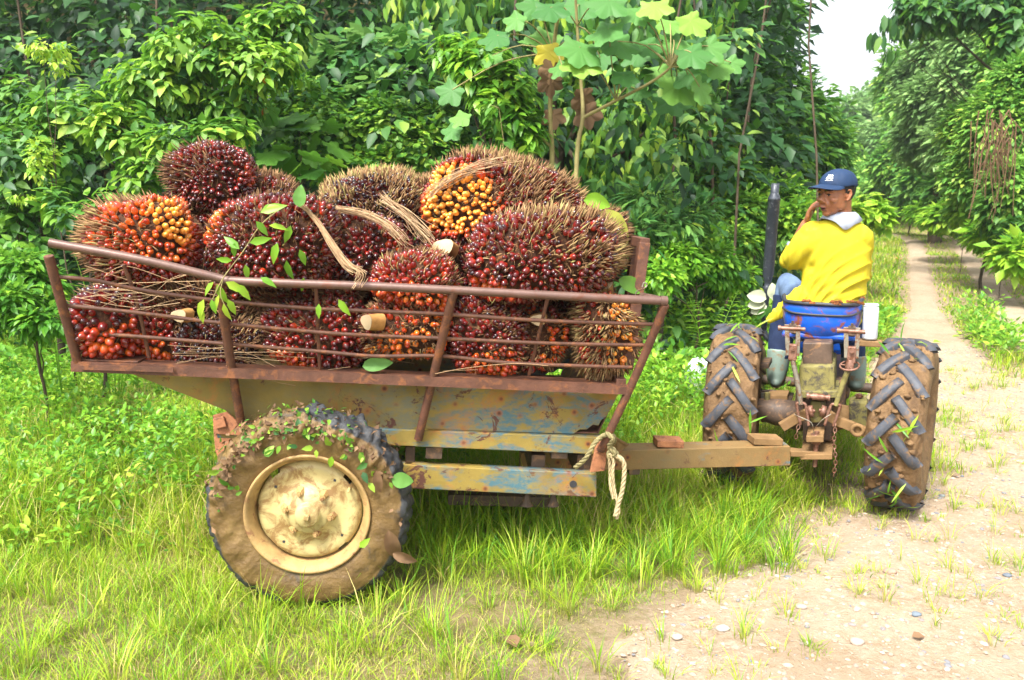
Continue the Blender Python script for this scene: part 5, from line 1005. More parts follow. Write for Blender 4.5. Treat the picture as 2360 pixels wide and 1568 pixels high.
# ---------------------------------------------------------------- the tractor
HD = radians(23); FO = A([sin(HD), cos(HD), 0.]); RT = A([cos(HD), -sin(HD), 0.]); UP = A([0, 0, 1.])
XO = A([1.665, 4.275, 0.])
def kp(px, py, b): return hit(px, py, XO + FO * b, FO)
def kl(x, b, z): return XO + RT * x + FO * b + UP * z
KAX = (RT, FO, UP)
tractor = root('small_tractor', XO, 'small mud-caked tractor with a blue seat, seen from behind at the end of the drawbar', 'tractor')
def tyre_ag(px_c, py_c, b, R, Wd, yaw, nm, rootparent, seed, hubside):
    c = kp(px_c, py_c, b); c[2] = R - .02; hy = HD + radians(yaw); f = A([sin(hy), cos(hy), 0]); ax = A([cos(hy), -sin(hy), 0])
    Ri = R - .036
    prof = A([(-.30, .50), (-.44, .60), (-.52, .72), (-.52, .84), (-.46, .94), (-.40, .985), (-.2, 1.0), (0, 1.005), (.2, 1.0), (.40, .985), (.46, .94), (.52, .84), (.52, .72), (.44, .60), (.30, .50)]) * A([Wd, Ri]); pf = []
    for i in range(len(prof) - 1):
        for t in (0, .34, .67): pf.append(prof[i] * (1 - t) + prof[i + 1] * t)
    pf.append(prof[-1])
    def disp(V, cc, a_):
        rel = V - cc; h = rel @ a_; rad = rel - np.outer(h, a_); R_ = np.linalg.norm(rad, axis=1); u = rad / R_[:, None]
        return V + u * ((.020 * np.clip(nz(V, 12, seed) + .2, 0, 1) + .012 * nz(V, 31, seed + 3) + .007 * nz(V, 70, seed)) * sm((R_ - Ri * .6) / .1))[:, None]
    nb = NB(); lathe(nb, pf, c, ax, 220, disp=disp); tyre = part('tyre', nb, M['mud'], rootparent)
    nb = NB(); N = 15; x0, y0 = UP, f
    for sd_ in (-1, 1):
        for k in range(N):
            th0 = 2 * pi * (k + (.5 if sd_ > 0 else 0)) / N; pts = []
            for t in np.linspace(0, 1, 9):
                a_ = sd_ * Wd * (-.03 + .50 * t); th = th0 + .37 * t ** 1.1; rr = R - .008 - .020 * t ** 4 - (.10 * max(0, t - .9)) * 1.5
                pts.append((a_, th, rr))
            rows = []
            for i, (a_, th, rr) in enumerate(pts):
                # apex of the chevrons points up on the rear half seen by the camera
                u = cos(th) * UP - sin(th) * f; tg = -sin(th) * UP - cos(th) * f
                s_ = -1.0; w2 = .023; P = c + ax * a_; j0, j1 = max(i - 1, 0), min(i + 1, 8)
                da = pts[j1][0] - pts[j0][0]; dt = (pts[j1][1] - pts[j0][1]) * R; cr = norm(ax * (-dt) + tg * da) * w2
                rows.append([P + u * (Ri - .02) - cr * 1.25, P + u * (rr - .006) - cr, P + u * rr - cr * .75, P + u * rr + cr * .75, P + u * (rr - .006) + cr, P + u * (Ri - .02) + cr * 1.25])
            V = A(rows).reshape(-1, 3); F = [(i * 6 + j, i * 6 + j + 1, i * 6 + 7 + j, i * 6 + 6 + j) for i in range(8) for j in range(5)] + [tuple(range(6)), tuple(range(48, 54))[::-1]]
            nb.add(V, F)
    part('tread_lugs', nb, M['rubbermud'], tyre if False else rootparent)
    # clods
    nb = NB()
    for i in range(150):
        th = RNG.uniform(0, 2 * pi); a_ = RNG.uniform(-.45, .45) * Wd; u = cos(th) * UP - sin(th) * f; p = c + ax * a_ + u * (Ri + .008); s = RNG.uniform(.006, .020); ball(nb, p - u * .004, (s, s * RNG.uniform(.6, 1.4), s * .6), nu=7, nv=5)
    V = np.concatenate(nb.v); nb.v = [V + rnd(len(V)) * .0035]; part('mud_clods', nb, M['mud'], rootparent)['kind'] = 'stuff'
    nb = NB(); lathe(nb, [(-.30 * Wd, Ri * .52), (-.28 * Wd, Ri * .46), (0, Ri * .44), (.28 * Wd, Ri * .46), (.30 * Wd, Ri * .52)], c, ax, 60); lathe(nb, [(hubside * .02, .0), (hubside * .02, Ri * .2), (hubside * .05, Ri * .3), (hubside * .02, Ri * .455)], c, ax, 48); part('rim', nb, M['castdark'], rootparent)
    nb = NB(); n = 26; th = RNG.uniform(pi * .0, pi * 1.0, n); a_ = RNG.uniform(-.4, .45, n) * Wd; u = np.cos(th)[:, None] * UP - np.sin(th)[:, None] * f; P = c + ax * a_[:, None] + u * (R + .004); leaves(nb, T_oval(.05, .25, .02), P, rnd(n), u + rnd(n) * .4, RNG.uniform(.05, .16, n), RNG.random((n, 3))); part('stuck_grass', nb, M['leaf_bright'], rootparent)['kind'] = 'stuff'
    return c, ax, f
cL, axL, fL = tyre_ag(1693, 900, .0, 0.475, .26, -4, 'l', tractor, 1, -1)
cR, axR, fR = tyre_ag(2082, 960, .0, .462, .25, 9, 'r', tractor, 2, 1)
# ---- seat
nb = NB(); rows = []; nseg = 24
for z, hw, dpt in ((.86, .135, .10), (.88, .165, .13), (.93, .185, .155), (.98, .198, .17), (1.035, .205, .18), (1.075, .20, .185)):
    r_ = []
    for j in range(nseg + 1):
        a = pi * j / nseg; sx = -cos(a); sx = np.sign(sx) * abs(sx) ** .75; r_.append(kl(.055 + hw * sx, .06 - dpt * sin(a) ** .7 + (.0 if z < 1 else .02), z + (.02 * (j / nseg < .12 or j / nseg > .86) if z > 1.05 else 0)))
    rows.append(r_)
def shell(nb, rows, th=.006, mat=0):
    R_ = A(rows); m, n = R_.shape[:2]; V = R_.reshape(-1, 3); F = [(i * n + j, i * n + j + 1, (i + 1) * n + j + 1, (i + 1) * n + j) for i in range(m - 1) for j in range(n - 1)]
    return nb.add(V, F, mat)
ctr = kp(1890, 745, -.10)                       # measured middle of the seat back
sh = ctr - kl(.055, -.10, .975)
rows = [[p + sh for p in r_] for r_ in rows]; shell(nb, rows); seatb = part('seat_back', nb, M['blueseat'], tractor); s_ = seatb.modifiers.new('solid', 'SOLIDIFY'); s_.thickness = .007
top = A(rows[-1]); nb = NB(); tube(nb, top, .011, 8); part('seat_edge_strip', nb, M['dark'], tractor)
nb = NB(); mid_ = A(rows[4]); q = smoothpath([mid_[2] - FO * .006, mid_[8] - FO * .012 - UP * .015, mid_[16] - FO * .012 - UP * .016, mid_[22] - FO * .006 + UP * .004], 6); tube(nb, q, .0065, 8); part('seat_strap', nb, M['dark'], tractor)
nb = NB(); box(nb, ctr + FO * .19 - UP * .075, (.38, .34, .03), KAX); part('seat_pan', nb, M['blueseat'], tractor, .01)
nb = NB(); box(nb, ctr + FO * .21 - UP * .03, (.36, .30, .05), KAX); part('seat_cushion', nb, M['dark'], tractor, .02)
nb = NB()
for i in range(9):
    f_ = RNG.uniform(.40, .97); p = top[int(f_ * nseg)] + UP * RNG.uniform(-.004, .016); w_ = RNG.uniform(.012, .035); p = p - FO * .004; q = [p + RT * (-w_) , p + RT * w_, p + RT * w_ * .6 + UP * .014 - FO * .006, p - RT * w_ * .2 + UP * .008, p - RT * w_ * .7 + UP * .013 - FO * .004]; prism(nb, q, FO * -.006 + UP * .004)
part('torn_lining', nb, M['tornfoam'], tractor)
for x in (1822, 1958):
    nb = NB(); c = kp(x, 742, -.33) ; lathe(nb, [(0, .002), (.006, .014)], c + FO * .02, -FO, 8) if False else None
# ---- three point linkage
LB = -.34
def kbar(a, b, w, h, mt, nm, bb=LB, bev=.003): nb = NB(); bar(nb, kp(*a, bb), kp(*b, bb), w, h, up=FO); return part(nm, nb, M[mt], tractor, bev)
for xp, yp, xr_, yr_, xe, ye, nm in ((1826, 758, 1827, 820, 1846, 932, 'l'), (1963, 764, 1960, 830, 1926, 935, 'r')):
    nb = NB(); c = kp(xp, yp, LB); tube(nb, [c - RT * .062, c + RT * .062], .0105, 12); tube(nb, [c - RT * .068, c - RT * .055], .014, 12); part('lift_pin', nb, M['pink_steel'], tractor)
    nb = NB(); box(nb, c + FO * .02, (.034, .05, .044), KAX); tube(nb, [c + UP * .02, c + UP * .04], .007, 8); bar(nb, c + FO * .02, c + FO * .24 - UP * .05, .035, .03, up=UP); part('lift_arm', nb, M['castdark'], tractor, .006)
    nb = NB()
    e = kp(xp + (1 if nm == 'l' else -1), yp + 62, LB)
    for s in (-1, 1): bar(nb, c + RT * s * .028 - UP * -.02, e + RT * s * .022, .008, .022, up=RT)
    part('lift_link', nb, M['shinysteel'], tractor, .002)
    nb = NB(); box(nb, e + UP * .018, (.040, .03, .085), KAX); tube(nb, [e + UP * .04 - FO * .02, e + UP * .04 - FO * .027], .0115, 14); part('link_head', nb, M['pink_steel'], tractor, .006)
    nb = NB(); g = kp(xe, ye, LB); tube(nb, smoothpath([e - UP * .02, (e + g) / 2, g]), [.0125, .0135, .012], 12); part('lift_rod', nb, M['shinysteel' if nm == 'l' else 'housing'], tractor)
    nb = NB(); d = norm(g - e); g2 = g + d * .11 + A([0, 0, -.0])
    tube(nb, smoothpath([g2 + RT * .020, g + RT * .022 + d * .03, g + RT * .018 - d * .004, g - RT * .018 - d * .004, g - RT * .022 + d * .03, g2 - RT * .020], 5), .0075, 8); part('rod_yoke', nb, M['pink_steel'], tractor)
    if nm == 'r':
        hw_ = kp(1958, 843, LB - .01); nb = NB(); a = np.linspace(0, 2 * pi, 25); tl = norm(d * 1.0); X, Y_ = frame_along(norm(UP * .9 - FO * .35 - RT * .1)); tube(nb, [hw_ + (X * cos(t) + Y_ * sin(t)) * .044 for t in a], .005, 6); 
        for t in (0, 2.1, 4.2): tube(nb, [hw_, hw_ + (X * cos(t) + Y_ * sin(t)) * .042], .004, 5)
        lathe(nb, [(-.02, .020), (.005, .022), (.03, .013)], hw_, UP, 14); part('levelling_handwheel', nb, M['pink_steel'], tractor)
# housings
def kbox(x0, y0, x1, y1, b, dep, mt, nm, bev=.006):
    nb = NB(); P = [kp(x0, y0, b), kp(x1, y0, b), kp(x1, y1, b), kp(x0, y1, b)]; prism(nb, P, FO * dep); return part(nm, nb, M[mt], tractor, bev)
kbox(1850, 790, 1918, 842, -.20, .25, 'castdark', 'hydraulic_cover', .008)
kbox(1842, 842, 1924, 906, -.24, .40, 'housing', 'gearbox', .012)
kbox(1836, 902, 1932, 918, -.27, .45, 'housing', 'gearbox_flange', .005)
kbox(1850, 918, 1918, 1018, -.20, .50, 'castdark', 'rear_housing', .012)
kbox(1868, 926, 1902, 975, -.235, .06, 'housing', 'top_link_bracket', .006)
nb = NB(); c = kp(1886, 915, -.30); tube(nb, [c - RT * .052, c + RT * .052], .012, 12); tube(nb, [c - RT * .028, c + RT * .028], .018, 12); tube(nb, [c - RT * .056, c - RT * .044], .018, 12); tube(nb, [c + RT * .044, c + RT * .056], .018, 12); part('top_link_pin', nb, M['pink_steel'], tractor)
for x in (1869, 1897):
    nb = NB(); c = kp(x, 948, -.30); X = norm(RT + UP * (.2 if x < 1880 else -.2)); lathe(nb, [(-.012, .012), (-.012, .030), (.012, .030), (.012, .012)], c, X, 20, closed=True); tube(nb, [c - X * .02, c + X * .02], .010, 10); part('link_eye', nb, M['pink_steel'], tractor)
for P_, nm in (([(1868, 950), (1838, 962), (1800, 985)], 'l'), ([(1898, 950), (1930, 970), (1968, 985), (2010, 1002)], 'r')):
    nb = NB(); Q = [kp(x, y, -.27 - .02 * i) for i, (x, y) in enumerate(P_)]
    for i in range(len(Q) - 1): bar(nb, Q[i], Q[i + 1], .030, .050, up=UP)
    part('lower_link', nb, M['mudsteel'], tractor, .004)
nb = NB(); c = kp(1976, 992, -.34); X, Y_ = RT, UP; tube(nb, [c + (X * cos(t) + Y_ * sin(t)) * .026 for t in np.linspace(0, 2 * pi, 17)], .010, 8); part('link_ball_ring', nb, M['mudsteel'], tractor)
# axle and hub boxes
nb = NB(); ac = kl(0, .0, .46); tube(nb, smoothpath([cL + axL * .10, kp(1790, 950, -.02), kp(1850, 960, .02)], 5), [.050, .075, .085], 16); part('axle_tube', nb, M['castdark'], tractor)
nb = NB(); tube(nb, smoothpath([kp(1910, 965, .02), kp(1955, 960, -.02), cR - axR * .08], 5), [.085, .06, .045], 16); part('axle_tube', nb, M['mudsteel'], tractor)
kbox(1957, 925, 2000, 990, -.12, .12, 'housing', 'final_drive_box', .012)
nb = NB(); c = kp(1979, 923, -.06); tube(nb, [c - UP * .02, c + UP * .035], .014, 10); tube(nb, [c + UP * .02, c + UP * .028], .022, 6); part('breather_bolt', nb, M['pink_steel'], tractor)
kbox(1752, 925, 1792, 975, -.04, .1, 'castdark', 'final_drive_box', .012)
nb = NB(); c = kp(1768, 917, -.02); tube(nb, [c - UP * .02, c + UP * .03], .016, 10); part('breather_bolt', nb, M['housing'], tractor)
# hitch
kbox(1858, 1006, 1898, 1020, -.40, .20, 'mudsteel', 'hitch_plate', .003); kbox(1844, 1048, 1918, 1060, -.40, .30, 'mudsteel', 'hitch_plate', .003)
nb = NB(); c = kp(1882, 1010, -.36); tube(nb, [c + UP * .035, c - UP * .15], .012, 10); lathe(nb, [(-.03, .001), (-.03, .021), (-.005, .022), (-.005, .030), (.02, .030), (.02, .001)], c, UP, 16); part('hitch_pin', nb, M['pink_steel'], tractor)
nb = NB(); tube(nb, smoothpath([kp(1876, 1000, -.40), kp(1870, 975, -.42), kp(1845, 962, -.42), kp(1830, 955, -.40)], 5), .0022, 5); tube(nb, smoothpath([kp(1880, 985, -.40), kp(1895, 968, -.42), kp(1915, 955, -.40)], 5), .0022, 5); part('tie_wire', nb, M['shinysteel'], tractor)
def chain(pts, nm):
    P = smoothpath(pts, 10); L = np.concatenate([[0], np.cumsum(np.linalg.norm(np.diff(P, axis=0), axis=1))]); m = int(L[-1] / .019); k = np.linspace(0, L[-1], m); Q = np.stack([np.interp(k, L, P[:, i]) for i in range(3)], 1); nb = NB()
    for i in range(m - 1):
        a, b = Q[i], Q[i + 1]; d = norm(b - a); s = RT if i % 2 else FO; s = norm(s - d * np.dot(s, d)); cc = (a + b) / 2
        tube(nb, [cc + d * cos(t) * .0135 + s * sin(t) * .0075 for t in np.linspace(0, 2 * pi, 13)], .0026, 5, cap=False)
    part(nm, nb, M['pink_steel'], tractor)
chain([kp(1926, 978, -.38), kp(1922, 1020, -.39), kp(1926, 1060, -.39), kp(1921, 1098, -.39)], 'check_chain'); chain([kp(1846, 968, -.38), kp(1838, 990, -.39), kp(1834, 1012, -.38)], 'check_chain')
# body ahead of the driver: clutch housing, bonnet, front axle, wheels, steering wheel, fuel tank side
nb = NB(); box(nb, kl(.02, .45, .52), (.26, .9, .26), KAX); part('clutch_housing', nb, M['castdark'], tractor, .02)
nb = NB(); box(nb, kl(.02, 1.15, .80), (.38, .75, .34), KAX); part('bonnet', nb, M['blueseat'], tractor, .05)
nb = NB(); box(nb, kl(.02, 1.15, .50), (.30, .70, .28), KAX); part('engine', nb, M['castdark'], tractor, .02)
nb = NB(); tube(nb, [kl(-.45, 1.35, .33), kl(.45, 1.35, .33)], .035, 12); part('front_axle', nb, M['castdark'], tractor)
for s in (-1, 1):
    cf = kl(s * .48, 1.35, .30); nb = NB(); lathe(nb, [(-.05, .16), (-.07, .24), (-.05, .285), (0, .30), (.05, .285), (.07, .24), (.05, .16)], cf, RT, 72); part('front_tyre', nb, M['mud'], tractor)
    nb = NB(); lathe(nb, [(-.05, .165), (0, .14), (.03, .08), (.03, 0)], cf, RT * s, 32); part('front_rim', nb, M['rim'], tractor)
nb = NB(); swc = kl(.02, .52, 1.06); X, Y_ = frame_along(norm(UP - FO * .5)); tube(nb, [swc + (X * cos(t) + Y_ * sin(t)) * .18 for t in np.linspace(0, 2 * pi, 41)], .011, 8)
for t in (.5, 2.6, 4.7): tube(nb, [swc, swc + (X * cos(t) + Y_ * sin(t)) * .18], .007, 6)
tube(nb, [swc, kl(.02, .75, .85)], .015, 8); part('steering_wheel', nb, M['dark'], tractor)
for s, x in ((-1, 'l'), (1, 'r')): nb = NB(); box(nb, kl(s * .27 + .02, .42, .42), (.20, .32, .015), KAX); part('footboard', nb, M['castdark'], tractor, .003)
nb = NB(); tube(nb, smoothpath([kp(1765, 862, .15), kp(1752, 845, .15), kp(1756, 815, .15), kp(1752, 805, .15)], 5), .008, 7); tube(nb, smoothpath([kp(1800, 905, .15), kp(1775, 900, .15), kp(1752, 903, .15)], 5), .006, 7); part('control_lever', nb, M['castdark'], tractor)
kbox(1752, 838, 1772, 850, .1, .2, 'castdark', 'side_bracket', .003); kbox(1768, 912, 1815, 925, .02, .15, 'mudsteel', 'side_bracket', .004)
# exhaust stack
nb = NB(); EB = .62; e0, e1 = kp(1768, 662, EB), kp(1787, 423, EB); ax_ = norm(e1 - e0); Lx = np.linalg.norm(e1 - e0)
lathe(nb, [(-.30, .018), (-.02, .018), (0, .027), (.006, .018), (.03, .020), (.05, .026), (.085, .034), (Lx * .84, .036), (Lx * .845, .039), (Lx * .86, .037), (Lx * .90, .027), (Lx * .91, .0245), (Lx, .0245), (Lx, .019), (Lx * .92, .019)], e0, ax_, 28); part('exhaust_stack', nb, M['exhaust'], tractor)
nb = NB(); tube(nb, smoothpath([e0 - ax_ * .28, e0 - ax_ * .33 + RT * .06, kl(-.12, EB + .3, .80)], 5), .02, 10); part('exhaust_elbow', nb, M['exhaust'], tractor)
# white plastic bottle on the right, and pale leaves round the exhaust foot
c0 = kp(2004, 782, .0); jug = root('plastic_canister', c0, 'white plastic canister standing right of the blue tractor seat', 'canister'); nb = NB(); d = norm(kp(2008, 706, .0) - c0)
lathe(nb, [(0, 0), (0, .034), (.01, .038), (.165, .038), (.176, .034), (.180, .022), (.180, 0)], c0, d, 32); part('body', nb, M['whiteplastic'], jug); nb = NB(); lathe(nb, [(.178, .037), (.184, .037), (.188, .034), (.188, 0)], c0, d, 32); part('lid', nb, M['whiteplastic'], jug)
nb = NB(); box(nb, c0 - UP * .02 - RT * .0, (.12, .08, .03), KAX); part('bracket', nb, M['mudsteel'], tractor, .004)
M['leaf_white'] = mat_leaf('pale leaf undersides', [(0., (.34, .38, .24)), (1., (.48, .50, .36))], .5, .3, .4, (.45, .5, .3))
pc = kp(1762, 690, .55); sp = root('pale_leaf_sprig', pc, 'sprig of creamy white leaves caught at the foot of the black exhaust', 'sprig'); nb = NB()
for x, y, L, dx, dz in ((1766, 690, .12, -1, .25), (1764, 700, .11, -1, -.1), (1768, 706, .11, -.9, -.35), (1790, 700, .13, .2, 1), (1785, 690, .10, -.2, 1)):
    p = kp(x, y, .5); leaves(nb, T_big(.36, .25, .16), p[None], (RT * dx + UP * dz)[None], (-FO + UP * .5)[None], L, A([[.7, 0, 0]]))
part('pale_leaves', nb, M['leaf_white'], sp); nb = NB()
for x, y, L, dx, dz in ((1772, 705, .11, .1, -1), (1765, 712, .09, -.6, -.8), (1780, 712, .1, .5, -.9), (1806, 705, .10, .1, 1)): p = kp(x, y, .48); leaves(nb, OV, p[None], (RT * dx + UP * dz)[None], (-FO + UP * .3)[None], L, A([[.3, 0, 0]]))
part('green_leaves', nb, M['leaf_mid'], sp); nb = NB(); tube(nb, [kp(1775, 705, .5), kp(1782, 740, .55)], .004, 5); part('stem', nb, M['bark_green'], sp)
# white sack in the grass
sc_ = atY(1608, 905, 6.2); sc_[2] = float(hgt(sc_[0], sc_[1])); nb = NB(); ball(nb, (0, 0, 0), 1, nu=60, nv=40); v = nb.v[0]; v = v * (1 + .25 * nz(v, 2.4, 3) + .12 * np.abs(nz(v, 5.5, 8)) - .10 * np.abs(nz(v, 11, 4)))[:, None] * A([.11, .09, .20]); nb.v[0] = sc_ + v + A([0, 0, .17]); tag(part('plastic_sack', nb, M['sack'], None, loc=sc_), 'crumpled white and pale blue sack in the grass left of the tractor wheel', 'sack')
def dryleaf(px, py, L, mt, lab, a=0):
    d = ray(px, py); p = EYE + d * (-CAMH / d[2]); p[2] = float(hgt(p[0], p[1])) + .03; nb = NB(); leaves(nb, T_oval(.33, .2, .15), p[None], A([[cos(a), sin(a), .15]]), A([[.1, -.3, 1]]), L, A([[.6, 0, 0]])); tag(part('dry_leaf', nb, M[mt], None, loc=p), lab, 'leaf')
dryleaf(1190, 1510, .09, 'leaf_dead', 'reddish dry leaf in the grass at the bottom edge', 2.0); dryleaf(1130, 1245, .07, 'leaf_dead', 'pale brown leaf in the shaded grass under the trailer'); dryleaf(2100, 1485, .05, 'leaf_dead', 'small brown leaf on the lower gravel')
dryleaf(1480, 1170, .06, 'leaf_dead', 'pale dry leaf beside the hanging rope'); dryleaf(2150, 790, .10, 'leaf_bright', 'bright green leaf fallen on the track behind the tractor wheel'); dryleaf(2068, 618, .25, 'leaf_orange', 'orange leaf left of the near rut', 1)
# ---------------------------------------------------------------- the driver
def fuse(nb, voxel, smooth=4, name='m', adapt=0):
    me = nb.mesh(name); o = bpy.data.objects.new(name, me); COL.objects.link(o)
    r = o.modifiers.new('r', 'REMESH'); r.mode = 'VOXEL'; r.voxel_size = voxel; r.use_smooth_shade = True
    if smooth: s = o.modifiers.new('s', 'SMOOTH'); s.iterations = smooth; s.factor = .5
    dg = bpy.context.evaluated_depsgraph_get(); m2 = bpy.data.meshes.new_from_object(o.evaluated_get(dg)); bpy.data.objects.remove(o)
    m2.polygons.foreach_set('use_smooth', np.ones(len(m2.polygons), bool)); return m2
def getv(me): v = np.empty(len(me.vertices) * 3); me.vertices.foreach_get('co', v); return v.reshape(-1, 3)
def setv(me, v): me.vertices.foreach_set('co', v.ravel()); me.update()
def normals(me): v = np.empty(len(me.vertices) * 3); me.vertex_normals.foreach_get('vector', v); return v.reshape(-1, 3)
def mpart(name, me, mat, par, label=None):
    setv(me, getv(me) - org(par)); return part(name, me, mat, par, label=label)
def mat_skin():
    m, ns, ls = newmat('tanned skin'); v = coords(ns, ls); c = ramp(ns, ls, noise(ns, ls, v, 22, 4), [(.3, (.26, .095, .042)), (.7, (.38, .16, .078))])
    p = bsdf(ns, ls, c, .42, noise(ns, ls, v, 160, 3), .12, .002, spec=.5); p.inputs['Subsurface Weight'].default_value = .12; p.inputs['Subsurface Radius'].default_value = (.02, .006, .003); p.inputs['Subsurface Scale'].default_value = .3; return m
M['skin'] = mat_skin(); M['hair'] = mat_plain('short black hair', (.012, .010, .010), .6, .3, 60, .6, 0, .3, 200)
M['lips'] = mat_plain('dark lips', (.15, .045, .038), .45, .15, 60, .1)
M['shirt'] = mat_plain('yellow jersey', (.52, .43, .022), .8, .12, 7, .25, 0, .2, 300, (.36, .30, .06), .1)
M['collar'] = mat_plain('pale grey blue collar', (.30, .33, .40), .75, .1, 20, .1, 0, .3, 200)
M['cap'] = mat_plain('navy cotton cap', (.010, .030, .080), .7, .15, 14, .15, 0, .3, 260)
M['thread'] = mat_plain('white embroidery', (.75, .78, .80), .8, .05, 30)
M['jeans'] = mat_plain('faded blue jeans', (.10, .15, .24), .8, .35, 9, .3, 0, .2, 160)
M['navycloth'] = mat_plain('navy trousers', (.018, .030, .075), .8, .3, 12, .3, 0, .2, 160)
M['boot'] = mat_plain('grey green rubber boot', (.20, .27, .23), .5, .2, 10, .2, 0, .4, 60, (.25, .16, .08), .4)
M['eyewhite'] = mat_plain('eye white', (.42, .34, .28), .3, .1, 30); M['iris'] = mat_plain('dark iris and mouth shade', (.01, .007, .006), .2, .1, 30)
PB = kp(1885, 735, .12)
man = root('person', PB, 'man in yellow shirt and navy cap on the tractor seat, hand at his cheek', 'person')
HC = kp(1927, 449, .06)
vw = norm((EYE - HC) * A([1, 1, 0])); lf_ = norm(np.cross(vw, UP))      # towards the viewer's left as seen from the camera
if np.dot(lf_, RT) > 0: lf_ = -lf_
an = radians(42); HF = norm(vw * cos(an) + lf_ * sin(an) + A([0, 0, -.10])); HS = norm(np.cross(UP, HF)); HU = norm(np.cross(HF, HS)); HU = norm(HU + HS * .04); HS = norm(np.cross(HU, HF))
HX = A([HF, HS, HU])
def hp(x, y, z): return HC + HF * x + HS * y + HU * z
def hb(nb, c, r): return ball(nb, hp(*c), r, HX, 16, 12)
bd = NB()
# head
hb(bd, (-.012, 0, .045), (.098, .076, .088)); hb(bd, (.022, 0, -.012), (.072, .066, .085)); hb(bd, (.038, 0, -.060), (.046, .046, .045)); hb(bd, (.066, 0, -.088), (.022, .024, .019)); hb(bd, (.055, 0, .040), (.045, .056, .040))
for s in (-1, 1):
    hb(bd, (.083, .027 * s, .024), (.014, .024, .0085)); hb(bd, (.066, .043 * s, -.020), (.022, .020, .018)); hb(bd, (.079, .029 * s, .004), (.0095, .017, .0105)); hb(bd, (.078, .022 * s, -.042), (.018, .014, .020))
    tube(bd, [hp(.008 + .004 * 0, .070 * s, .014), hp(-.002, .078 * s, .028), hp(-.016, .082 * s, .024), hp(-.020, .082 * s, .004), hp(-.010, .078 * s, -.018), hp(.000, .073 * s, -.028), hp(.004, .070 * s, -.024)], [.005, .005, .0055, .006, .006, .007, .006], 8); hb(bd, (-.002, .072 * s, .002), (.014, .005, .024)); hb(bd, (.014, .048 * s, -.045), (.036, .014, .034))
    hb(bd, (.098, .0135 * s, -.027), (.011, .010, .009))
tube(bd, [hp(.082, 0, .022), hp(.096, 0, .002), hp(.108, 0, -.018), hp(.112, 0, -.025)], [.009, .010, .013, .013], 10); hb(bd, (.086, 0, -.058), (.013, .025, .0065)); hb(bd, (.084, 0, -.072), (.012, .021, .0070)); hb(bd, (.074, 0, -.058), (.018, .03, .022))
# neck and torso
neck = kp(1938, 500, .10); chest = kp(1930, 590, .13); waist = kp(1905, 680, .13); hips = kp(1893, 738, .13)
tube(bd, smoothpath([hp(-.03, 0, -.02), hp(-.035, 0, -.08), neck - UP * .03], 4), [.058, .055, .062], 14)
tube(bd, smoothpath([neck - UP * .02, chest + UP * .06, chest, waist, hips], 4), [.075, .12, .125, .115, .12], 20, up=FO)
shL = kp(1876, 540, .10); elL = kp(1822, 598, .17); wrL = kp(1859, 512, .15)
shR = kp(1978, 550, .12); elR = kp(1984, 640, .34); wrR = kp(1905, 655, .42)
for a, b, c in ((shL, elL, wrL), (shR, elR, wrR)):
    tube(bd, smoothpath([neck - UP * .05, a, (a + b) / 2, b], 4), [.05, .046, .042, .040], 14); tube(bd, smoothpath([b, b + (c - b) * .3, c], 4), [.042, .041, .026], 14)
def hand(nb, wr, d, palmn, sgn, curl):
    """d: direction of the fingers, palmn: palm normal"""
    d = norm(d); n = norm(palmn - d * np.dot(palmn, d)); s = np.cross(d, n) * sgn; pc = wr + d * .045
    ball(nb, pc, (.040, .048, .017), (s, d, n), 14, 10); ball(nb, wr + d * .012, (.028, .03, .019), (s, d, n), 12, 8)
    for k, (o, L) in enumerate(((.028, .070), (.010, .078), (-.009, .073), (-.027, .058))):
        p = pc + s * o + d * .036; P = [p - d * .02, p]; q = p; dd = d
        for j in range(3):
            dd = norm(dd + n * curl[j]); q = q + dd * L * (.42, .33, .25)[j]; P.append(q)
        tube(nb, smoothpath(P, 3), [.010, .0100, .0092, .0085, .0072], 10); ball(nb, q, .0072, nu=8, nv=6)
    p = wr + d * .02 + s * .024; td = norm(d * .6 + s * .75 + n * .25); tube(nb, smoothpath([p, p + td * .03, p + td * .05 + d * .006, p + norm(td * .5 + d) * .07], 3), [.014, .0125, .0110, .0085], 10); ball(nb, p + norm(td * .5 + d) * .07, .0085, nu=8, nv=6)
chk = hp(.058, .050, -.045); hand(bd, wrL, kp(1870, 478, .12) - wrL, (chk - wrL) * .6 + RT * .8, 1, (.55, .8, .7)); hand(bd, wrR, norm(lf_ + FO * .2 - UP * .1), -UP, -1, (.5, .6, .6))
# legs
hipL, knL, ftL = kp(1868, 745, .16), kp(1815, 655, .52), kp(1788, 878, .40); hipR, knR, ftR = kp(1925, 748, .16), kp(1955, 690, .52), kp(1972, 885, .44)
for h_, k_, f_ in ((hipL, knL, ftL), (hipR, knR, ftR)):
    tube(bd, smoothpath([hips, h_, (h_ + k_) / 2, k_], 4), [.09, .085, .075, .058], 14); tube(bd, smoothpath([k_, k_ + (f_ - k_) * .35, f_], 4), [.056, .055, .036], 14); ball(bd, f_ + FO * .07 - UP * .02, (.04, .12, .03), KAX)
mpart('body', fuse(bd, .0042, 3, 'body'), M['skin'], man)
